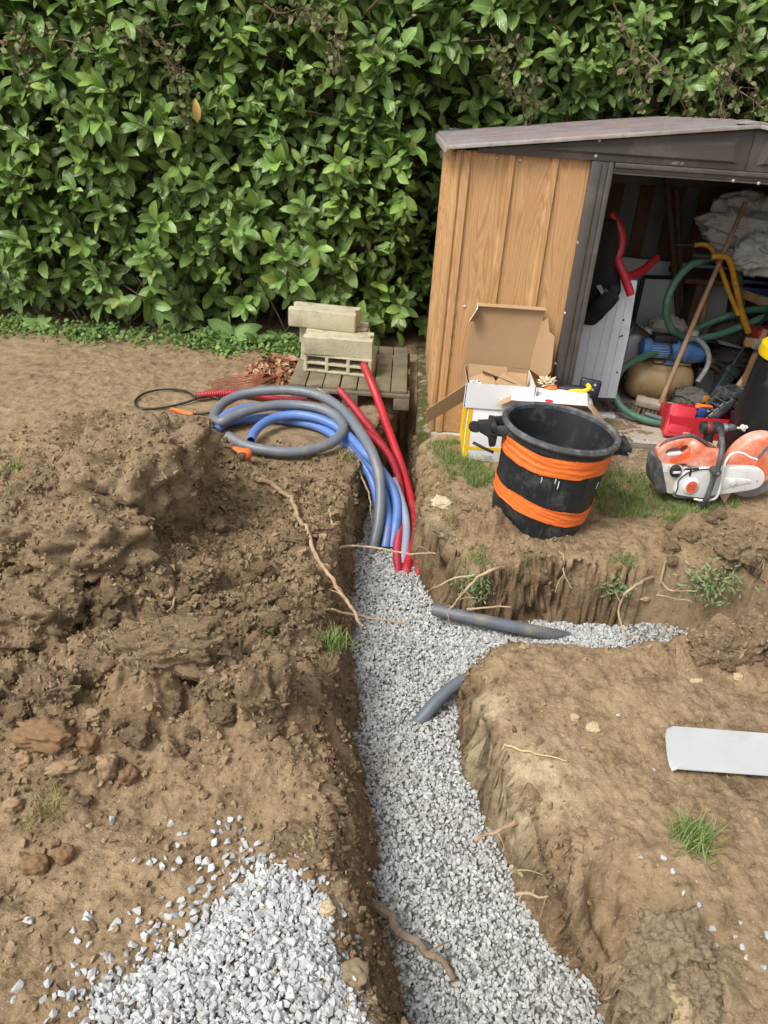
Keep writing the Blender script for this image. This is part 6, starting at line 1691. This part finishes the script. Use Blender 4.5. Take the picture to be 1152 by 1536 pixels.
# medium clods
cl = [clod_mesh('soil_clod', 40 + i, 4, .40, .24, .35) for i in range(7)]
def zone_(px, py):
    if px > 600: return ('small brown clod on the mound in front of the cut-off saw', 'small clods by the saw') if py < 900 else ('small brown clod in the heap at the end of the side trench', 'small clods by the side trench')
    a = 'at the far left of the heap' if px < 150 else 'in the middle of the heap' if px < 320 else 'on the slope beside the trench'
    b = 'its upper part' if py < 880 else 'its middle part' if py < 1010 else 'its lower part'
    return 'small brown clod %s, in %s' % (a, b), 'small clods %s, %s' % (a, b)
cn = 0
while cn < 95:
    if cn < 75: px, py = random.uniform(-10, 470), random.gauss(930, 140)
    else: px, py = random.uniform(1000, 1160), random.choice([random.uniform(770, 860), random.uniform(945, 1000)])
    if py < 660 or py > 1240: continue
    p = on(px, py)
    if float(loose_mask(np.array([p.x]), np.array([p.y]))[0]) < .45 or p.z < -.08: continue
    s = random.choice([.035, .045, .05, .06, .075]) * random.uniform(.8, 1.25)
    right = px > 600
    place('soil_clod', cl[cn % 7], SOIL, (p.x, p.y, p.z + s * .12), (s, s * random.uniform(.7, 1), s * random.uniform(.6, .85)), random.uniform(0, 6.28),
          zone_(px, py)[0], 'clod', zone_(px, py)[1], random.uniform(-.4, .4))
    cn += 1
# rocks
def rockm(name, c1, c2): return mat(name, c1, c2, 14, .9, bump=.5, bscale=50, bdist=.006, dirt='#8a6c4a', dirt_amt=.5, dirt_scale=10)
RK = rockm('tan_rock', '#a28a6c', '#8d7556'); RKB = rockm('brown_rock', '#86694a', '#74593d'); RKP = rockm('pale_rock', '#c9b694', '#b5a07c'); LIME = rockm('lime_lump', '#cfc3a4', '#b7a988')
for i, (px, py, s, rz, m, lab) in enumerate([
    (161, 1163, (.058, .052, .085), 10, RK, 'pointed tan rock standing on the soil at the lower left'),
    (191, 1173, (.052, .045, .055), 40, RKB, 'round brown rock touching the pointed tan one'),
    (62, 1118, (.155, .09, .07), -8, RKB, 'large flat brown rock slab near the left edge'),
    (36, 1146, (.045, .04, .04), 0, RK, 'small tan rock below the left end of the flat slab'),
    (94, 1158, (.085, .05, .035), 25, RK, 'low elongated tan rock below the flat slab'),
    (128, 1124, (.07, .06, .055), -20, RKB, 'angular brown rock at the right end of the flat slab'),
    (52, 1308, (.065, .05, .05), 10, RKB, 'dull brown rock at the left edge below the grass wisp'),
    (95, 1292, (.05, .045, .045), 60, RKB, 'brown rock right of the dull one low at the left'),
    (484, 1303, (.042, .04, .045), 0, RK, 'small tan rock at the trench edge above the spilled gravel'),
    (462, 1322, (.036, .03, .03), 30, RKB, 'brown pebble beside the small tan rock at the trench edge'),
    (489, 1372, (.045, .04, .03), 30, RKP, 'pale tan stone half buried at the edge of the spilled gravel'),
    (18, 1215, (.05, .04, .035), 30, RK, 'tan rock cut by the left edge of the photo'),
    (140, 1080, (.05, .045, .04), 0, RK, 'tan rock lying above the brown rocks at the left'),
    (1107, 1020, (.034, .03, .028), 0, RKP, 'small pale stone on the right bank above the white plate'),
    (1045, 1025, (.05, .02, .02), 10, RKP, 'thin pale stone on the right bank, left of the small one'),
    (890, 1096, (.045, .04, .02), 0, RKP, 'pale flat stone in the soil left of the white plate'),
    (862, 1080, (.028, .026, .02), 0, RKP, 'small pale stone just left of the flat one'),
    (663, 762, (.095, .09, .05), -10, LIME, 'pale cream lump of lime at the corner of the bank left of the bucket'),
    (668, 798, (.12, .07, .06), -20, rockm('grey_earth', '#93836c', '#7d6c55'), 'crusty greyish lump below the cream one at the corner of the bank'),
    (1010, 1440, (.17, .13, .14), 10, rockm('crusty_clay', '#93836a', '#7e6e56'), 'large crusty pale lump of clay at the lower right corner of the trench'),
    (985, 1500, (.14, .12, .12), 40, rockm('crusty_clay', '#93836a', '#7e6e56'), 'second crusty pale lump of clay below the large one'),
    (1050, 1500, (.11, .10, .07), 70, rockm('crusty_clay', '#93836a', '#7e6e56'), 'low crusty clay lump right of the large one'),
    (530, 1480, (.07, .07, .05), 0, rockm('crusty_clay', '#93836a', '#7e6e56'), 'pale clay lump at the right edge of the spilled gravel'),
    (965, 900, (.05, .035, .02), 0, RKP, 'flat pale stone at the top of the far bank')]):
    p = on(px, py)
    big = s[0] > .08
    name_ = 'chalky' in lab or 'crusty' in lab
    me = clod_mesh('rock', 90 + i, 5 if name_ else 4, .26 if not big else .36, .07 if not big else (.08 if m is LIME else .22), .45, .95)
    if name_: m = SOIL
    place('rock', me, m, (p.x, p.y + s[1] * .2, p.z + s[2] * (-.05 if name_ else .25)), s, R(rz), lab, 'stone')
# single chips of gravel lying loose
chip = []
for i in range(6):
    V0, F0 = st[i]; o = np_mesh('gravel_chip', V0, F0, GM2); chip.append(o.data); bpy.data.objects.remove(o)
spots = [(256, 1237), (270, 1253), (329, 1235), (331, 1250), (341, 1266), (323, 1250), (358, 1250), (362, 1276), (364, 1262), (345, 1231), (360, 1230), (278, 1252), (267, 1270), (270, 1293), (224, 1298), (248, 1287), (246, 1303), (260, 1306), (232, 1294), (203, 1291), (299, 1292), (310, 1294), (334, 1309), (339, 1286), (300, 1325), (322, 1318), (309, 1344), (240, 1352), (254, 1360), (273, 1362), (207, 1369), (253, 1376), (133, 1374), (133, 1382), (110, 1397), (168, 1395), (175, 1388), (117, 1413), (133, 1418), (110, 1447), (116, 1462), (72, 1456), (73, 1478), (82, 1496), (94, 1492), (64, 1502), (80, 1522), (107, 1524), (115, 1516), (27, 1482), (22, 1501), (154, 1432), (138, 1462), (167, 1440), (30, 1209), (168, 1233), (408, 1272), (393, 1310), (452, 1310), (465, 1330), (484, 1320), (43, 1385), (400, 1290), (417, 1300), (316, 1335), (290, 1370), (215, 1405), (200, 1420), (180, 1460), (160, 1490), (236, 1392), (226, 1385), (150, 1510), (120, 1500)]
for i, (px, py) in enumerate(spots):
    p = on(px, py); s = random.uniform(.019, .033)
    place('gravel_chip', chip[i % 6], GM2, (p.x, p.y, p.z + s * .2), (s, s, s), random.uniform(0, 6.3), 'single pale grey gravel chip lying loose on the soil near the spilled gravel', 'gravel chip', 'loose chips left of the trench', random.uniform(-1, 1))
for i, (px, py) in enumerate([(960, 1288), (995, 1288), (1009, 1308), (1025, 1341), (1049, 1361), (1047, 1413), (1110, 1385), (1102, 1407), (1113, 1422), (1118, 1437), (1075, 1420), (1145, 1452), (1067, 1396), (1150, 1405), (1000, 1410), (1052, 1443), (927, 1075), (980, 1155)]):
    p = on(px, py); s = random.uniform(.014, .026)
    place('gravel_chip', chip[i % 6], GM2, (p.x, p.y, p.z + s * .2), (s, s, s), random.uniform(0, 6.3), 'single pale gravel chip lying on the bare soil of the right bank', 'gravel chip', 'loose chips on the right bank', random.uniform(-1, 1))

# ================================================================== ROOTS
RT1 = mat('pale_root', '#b5a283', '#9a8667', 25, .85, bump=.4, bscale=90)
RT2 = mat('reddish_root', '#b0967a', '#947a5e', 25, .85, bump=.4, bscale=90)
RT3 = mat('brown_root', '#8c7a66', '#74634f', 25, .85, bump=.4, bscale=90)
def root(label, pts, r, m=RT1, twigs=0, grp='roots torn out of the trench walls'):
    """pts: (px, py) on the ground, or (px, py, z) hanging free"""
    wp = []
    for q in pts:
        wp.append(P(*q) if len(q) == 3 else on(q[0], q[1], r * 1.2))
    path = catmull(wp, 7)
    path = [v + Vector((mnoise.noise(v * 23), mnoise.noise(v * 23 + Vector((7, 0, 0))), mnoise.noise(v * 21 + Vector((0, 9, 0))))) * r * 1.3 for v in path]
    gg = ground(np.array([v.x for v in path]), np.array([v.y for v in path]), True)
    for v, z_, t_ in zip(path, gg[0], gg[1]):
        if t_ >= .97: v.z = max(v.z, float(z_) + r * 1.0 + .006)
    n = len(path)
    mb = MB().tube(path, [r * (1.15 - .6 * i / n) * (1 + .18 * math.sin(i * 2.7)) for i in range(n)], 8)
    for q in range(twigs):
        b = path[random.randrange(n // 4, n)]
        d = Vector((random.uniform(-1, 1), random.uniform(-.6, .6), random.uniform(-.9, .5))) * random.uniform(.03, .09)
        mb.tube(catmull([b, b + d * .5 + Vector((0, 0, .01)), b + d], 4), [r * .35, r * .32, r * .3, r * .28, r * .26, r * .24, r * .2, r * .15, r * .1], 5)
    o = mb.build('root', m, smooth=True, origin=path[0])
    return tag(o, label, 'root', grp)
root('long pale root running down the left bank and over the trench edge', [(384, 722), (410, 733), (436, 752), (450, 785), (466, 822), (490, 858, .03), (512, 890, .0), (530, 918, -.03), (545, 942, -.06)], .0095, RT2, 6)
root('pale root lying across the gravel from bank to bank below the conduits', [(495, 826, -.02), (520, 820, -.06), (545, 820, -.08), (580, 824, -.08), (615, 830, -.06), (653, 831, -.02)], .0055, RT1, 4)
root('thin reddish root sticking out over the gravel under the long pale one', [(498, 915, -.03), (530, 922, -.07), (565, 929, -.09), (615, 936, -.10)], .0045, RT2, 2)
root('short pale root hanging on the left wall above the horizontal one', [(494, 768), (497, 785), (503, 802), (507, 822)], .005, RT1)
root('thin pale root hanging down the left wall close to the conduits', [(537, 690, -.02), (541, 712, -.08), (553, 738, -.14), (556, 760, -.18), (558, 790, -.24)], .005, RT1, 2)
root('forked thick root with many rootlets at the corner of the far bank', [(758, 851), (742, 854, -.01), (722, 862, -.03), (708, 874, -.06), (694, 890, -.12), (682, 905, -.18), (668, 922, -.24)], .0065, RT1, 9)
root('pale side branch of the forked root reaching left', [(712, 862, -.04), (690, 866, -.05), (672, 872, -.07), (650, 882, -.09)], .0045, RT1, 4)
root('root stretched along the far bank under the forked one', [(700, 914, -.19), (725, 912, -.17), (748, 910, -.16), (766, 911, -.15)], .0042, RT1, 2)
root('dangling root in the far bank left of its grass tuft', [(838, 830), (844, 848), (846, 862, -.06), (858, 882, -.10)], .0035, RT1, 1)
root('second dangling root crossing the dangling one', [(846, 862, -.05), (838, 874, -.09), (833, 888, -.13)], .003, RT1)
root('long crooked pale root coming down the middle of the far bank', [(978, 867), (955, 876, -.02), (938, 890, -.06), (931, 905, -.12), (928, 918, -.16), (934, 940, -.2), (940, 960, -.22)], .0055, RT1, 3)
root('pale root lying along the far bank right of the crooked one', [(990, 872), (1003, 884, -.04), (1022, 887, -.05), (1045, 886, -.05)], .004, RT1, 2)
root('straight pale root just under the one lying along the far bank', [(985, 893, -.08), (1010, 897, -.09), (1038, 902, -.10)], .004, RT1)
root('thin root in the far bank at the right edge', [(1110, 846), (1130, 858), (1152, 880)], .004, RT1)
root('thick brown root lying on the gravel at the bottom of the trench', [(556, 1354, -.24), (585, 1378, -.255), (606, 1405, -.265), (640, 1430, -.27), (664, 1441, -.27), (674, 1470, -.285)], .0125, RT3, 3)
root('reddish root sticking from the right wall over the gravel', [(775, 1232, -.10), (755, 1240, -.14), (738, 1248, -.17), (712, 1262, -.2)], .007, RT2, 2)
root('short pale root stub low in the right wall', [(765, 1301, -.18), (775, 1306, -.2), (784, 1316, -.21)], .007, RT1, 2)
root('thin forked rootlet below the short stub in the right wall', [(775, 1342, -.2), (795, 1341, -.18), (808, 1346, -.17), (824, 1342, -.14)], .0045, RT1, 3)
root('dry straw stalk lying on the top of the right bank', [(754, 1126), (780, 1131), (815, 1137), (850, 1147)], .003, mat('straw', '#c9b285', '#b39b6d', 20, .8), 0, 'dry stalks')
root('thin pale twig lying over the pipes below the leaf litter', [(440, 562), (470, 578, .08), (495, 595, .12), (514, 611, .13)], .003, mat('straw', '#c9b285'), 1, 'dry stalks')
root('short dry stick lying on the heap in the middle of the left bank', [(273, 892), (262, 906), (252, 922)], .005, RT2, 0, 'dry stalks')
root('pale curled rootlet at the left edge above the flat rock', [(42, 1068), (48, 1080), (62, 1084)], .003, RT1, 0, 'dry stalks')

# ================================================================== GRASS
GR = leaf_mat('grass_blade', [(0.0, '#4a5f28'), (.4, '#5f7436'), (.75, '#7b8c4a'), (1.0, '#a8a66a')], .55, .3, .25, False)
DRY = leaf_mat('dry_grass_blade', [(0.0, '#7d7a45'), (.5, '#94895a'), (1.0, '#b3a274')], .7, .3, .2, False, None)
def blade(seed):
    r = np.random.default_rng(seed); V, F = [], []
    b = .25 + .5 * r.random()
    for i in range(4):
        t = i / 3; w_ = .030 * (1 - t) ** .7 + .002
        V += [(b * t * t, -w_, t * (1 - .25 * b * t)), (b * t * t, w_, t * (1 - .25 * b * t))]
    for i in range(3): F.append((2 * i, 2 * i + 1, 2 * i + 3, 2 * i + 2))
    return np.array(V), np.array(F)
btl = [blade(i) for i in range(6)]
def upright(n, lean):
    a = rng.uniform(0, 6.28, n); tl = rng.normal(0, lean, n); az = rng.uniform(0, 6.28, n)
    N = np.stack([np.sin(tl) * np.cos(az), np.sin(tl) * np.sin(az), np.cos(tl)], 1)
    L = np.stack([np.cos(a), np.sin(a), np.zeros(n)], 1)
    return frames(L - N * (L * N).sum(1, keepdims=True), N)
def grass_patch(polys, n, h, m, name, thr=-.1):
    pp = []
    for poly, share in polys:
        pw = np.array([on(*q)[:2] for q in poly])
        k_ = int(n * share)
        x = rng.uniform(pw[:, 0].min() - .05, pw[:, 0].max() + .05, k_); y = rng.uniform(pw[:, 1].min() - .05, pw[:, 1].max() + .05, k_)
        d = poly_sd(x, y, pw)
        keep = (d + .10 * fbm(x * 6, y * 6, 3, 400) < .0) & (rng.random(k_) < np.clip(.75 + 1.6 * fbm(x * 9, y * 9, 3, 401), .08, 1))
        pp.append(np.stack([x[keep], y[keep]], 1))
    p = np.concatenate(pp); z = ground(p[:, 0], p[:, 1])
    sc = h[0] + (h[1] - h[0]) * rng.random(len(p)) ** 1.5
    V_, F_, _ = scatter(btl, np.concatenate([p, z[:, None] - .004], 1), sc, upright(len(p), .5))
    return tag(np_mesh(name, V_, F_, m, smooth=True), kind='stuff')
polys = [([(895, 712), (965, 708), (990, 745), (1060, 752), (1085, 745), (1050, 772), (980, 778), (890, 775)], .55), ([(670, 700), (735, 688), (738, 735), (700, 738)], .25), ([(645, 668), (690, 660), (700, 700), (655, 705)], .12), ([(1060, 735), (1120, 735), (1110, 760), (1065, 765)], .08)]
grass_patch(polys, 44000, (.018, .056), GR, 'lawn_grass')
grass_patch(polys + [([(635, 700), (665, 690), (680, 790), (640, 780)], .5)], 9000, (.012, .04), DRY, 'dry_grass')
def tuft(label, px, py, n, h, sp, m=GR, lift=0, grp='grass tufts around the trench'):
    p = on(px, py)
    if lift: p = P(px, py, lift)
    xy = rng.normal(0, sp, (n * 2, 2)); n *= 2; pos = np.concatenate([np.array(p[:2]) + xy, np.full((n, 1), p.z - .008)], 1)
    if not lift: pos[:, 2] = ground(pos[:, 0], pos[:, 1]) - .004
    V_, F_, _ = scatter(btl, pos, h * rng.uniform(.5, 1.1, n), upright(n, .55))
    t = thing('grass_tuft', label, 'grass tuft', p, grp)
    tag(np_mesh('blades', V_, F_, m, t, smooth=True), kind='stuff')
    return t
tuft('lone bright green grass tuft on the right bank below the white plate', 1035, 1262, 130, .075, .026)
tuft('grass tuft hanging in the left wall of the trench', 500, 965, 90, .07, .022, GR, -.02)
tuft('small grass tuft on the left bank beside the root', 402, 952, 70, .06, .025)
tuft('dry grass tuft on the bank edge right below the grey coil', 520, 688, 110, .05, .03, DRY)
tuft('tiny green grass tuft at the left edge of the heap', 28, 762, 50, .07, .022)
tuft('green grass tuft at the upper left edge of the heap', 15, 705, 40, .07, .02)
tuft('dry straw wisp on the soil at the lower left', 72, 1222, 60, .06, .03, DRY)
tuft('dry grass wisp at the far end of the right bank', 655, 845, 60, .06, .03, DRY)
tuft('grass tuft on the corner of the far bank above the forked root', 715, 858, 120, .06, .03)
tuft('grass tuft hanging at the middle of the far bank', 930, 868, 130, .06, .032)
tuft('grass tuft at the left of the far bank edge near the dangling root', 795, 848, 70, .045, .03)
wt2 = [leaf_template(.15, .3, .15, 3, 85 + i, .04) for i in range(4)]
# grey leaved weed hanging over the far bank
wp = leaf_mat('grey_green_weed', [(0.0, '#5d6848'), (.5, '#78835f'), (1.0, '#969c7a')], .65, .3, .2, False)
for px, py, s_, n, lab in [(1065, 868, .055, 520, 'grey green bushy weed hanging over the far bank at the right'), (712, 872, .032, 220, 'small leafy weed among the rootlets of the far bank'), (925, 875, .03, 180, 'small leafy weed under the grass at the middle of the far bank')]:
    p = on(px, py); pos = np.array(p) + rng.normal(0, 1, (n, 3)) * [s_ * 1.1, s_ * .7, s_ * .8] + [0, -.02, 0]
    V_, F_, U_ = scatter(wt2, pos, rng.uniform(.014, .034, n), frames(rng.normal(0, 1, (n, 3)) + [0, -.3, -.2], rng.normal(0, .6, (n, 3)) + [0, -.5, .8]))
    t = thing('bank_weed', lab, 'weed', p, 'weeds on the far bank')
    tag(np_mesh('leaves', V_, F_, wp, t, smooth=True, uv=U_), kind='stuff')
# straw litter strewn in front of the doorway
n = 1500
c0 = on(930, 690); x = c0.x + rng.normal(0, .16, n); y = c0.y + rng.normal(0, .07, n); kp = y < 3.72; x, y = x[kp], y[kp]; n = len(x)
z = ground(x, y) + .004
L_ = np.stack([rng.normal(size=n), rng.normal(size=n), rng.normal(size=n) * .15], 1)
V_, F_, _ = scatter([(np.array([(-.5, -.06, 0), (.5, -.05, 0), (.5, .05, 0), (-.5, .06, .02)]), np.array([(0, 1, 2, 3)]))], np.stack([x, y, z], 1), rng.uniform(.012, .035, n), frames(L_, np.tile([0, 0, 1.], (n, 1))))
tag(np_mesh('straw_litter', V_, F_, mat('pale_straw', '#b8a684', '#96846a', 30, .9)), kind='stuff')
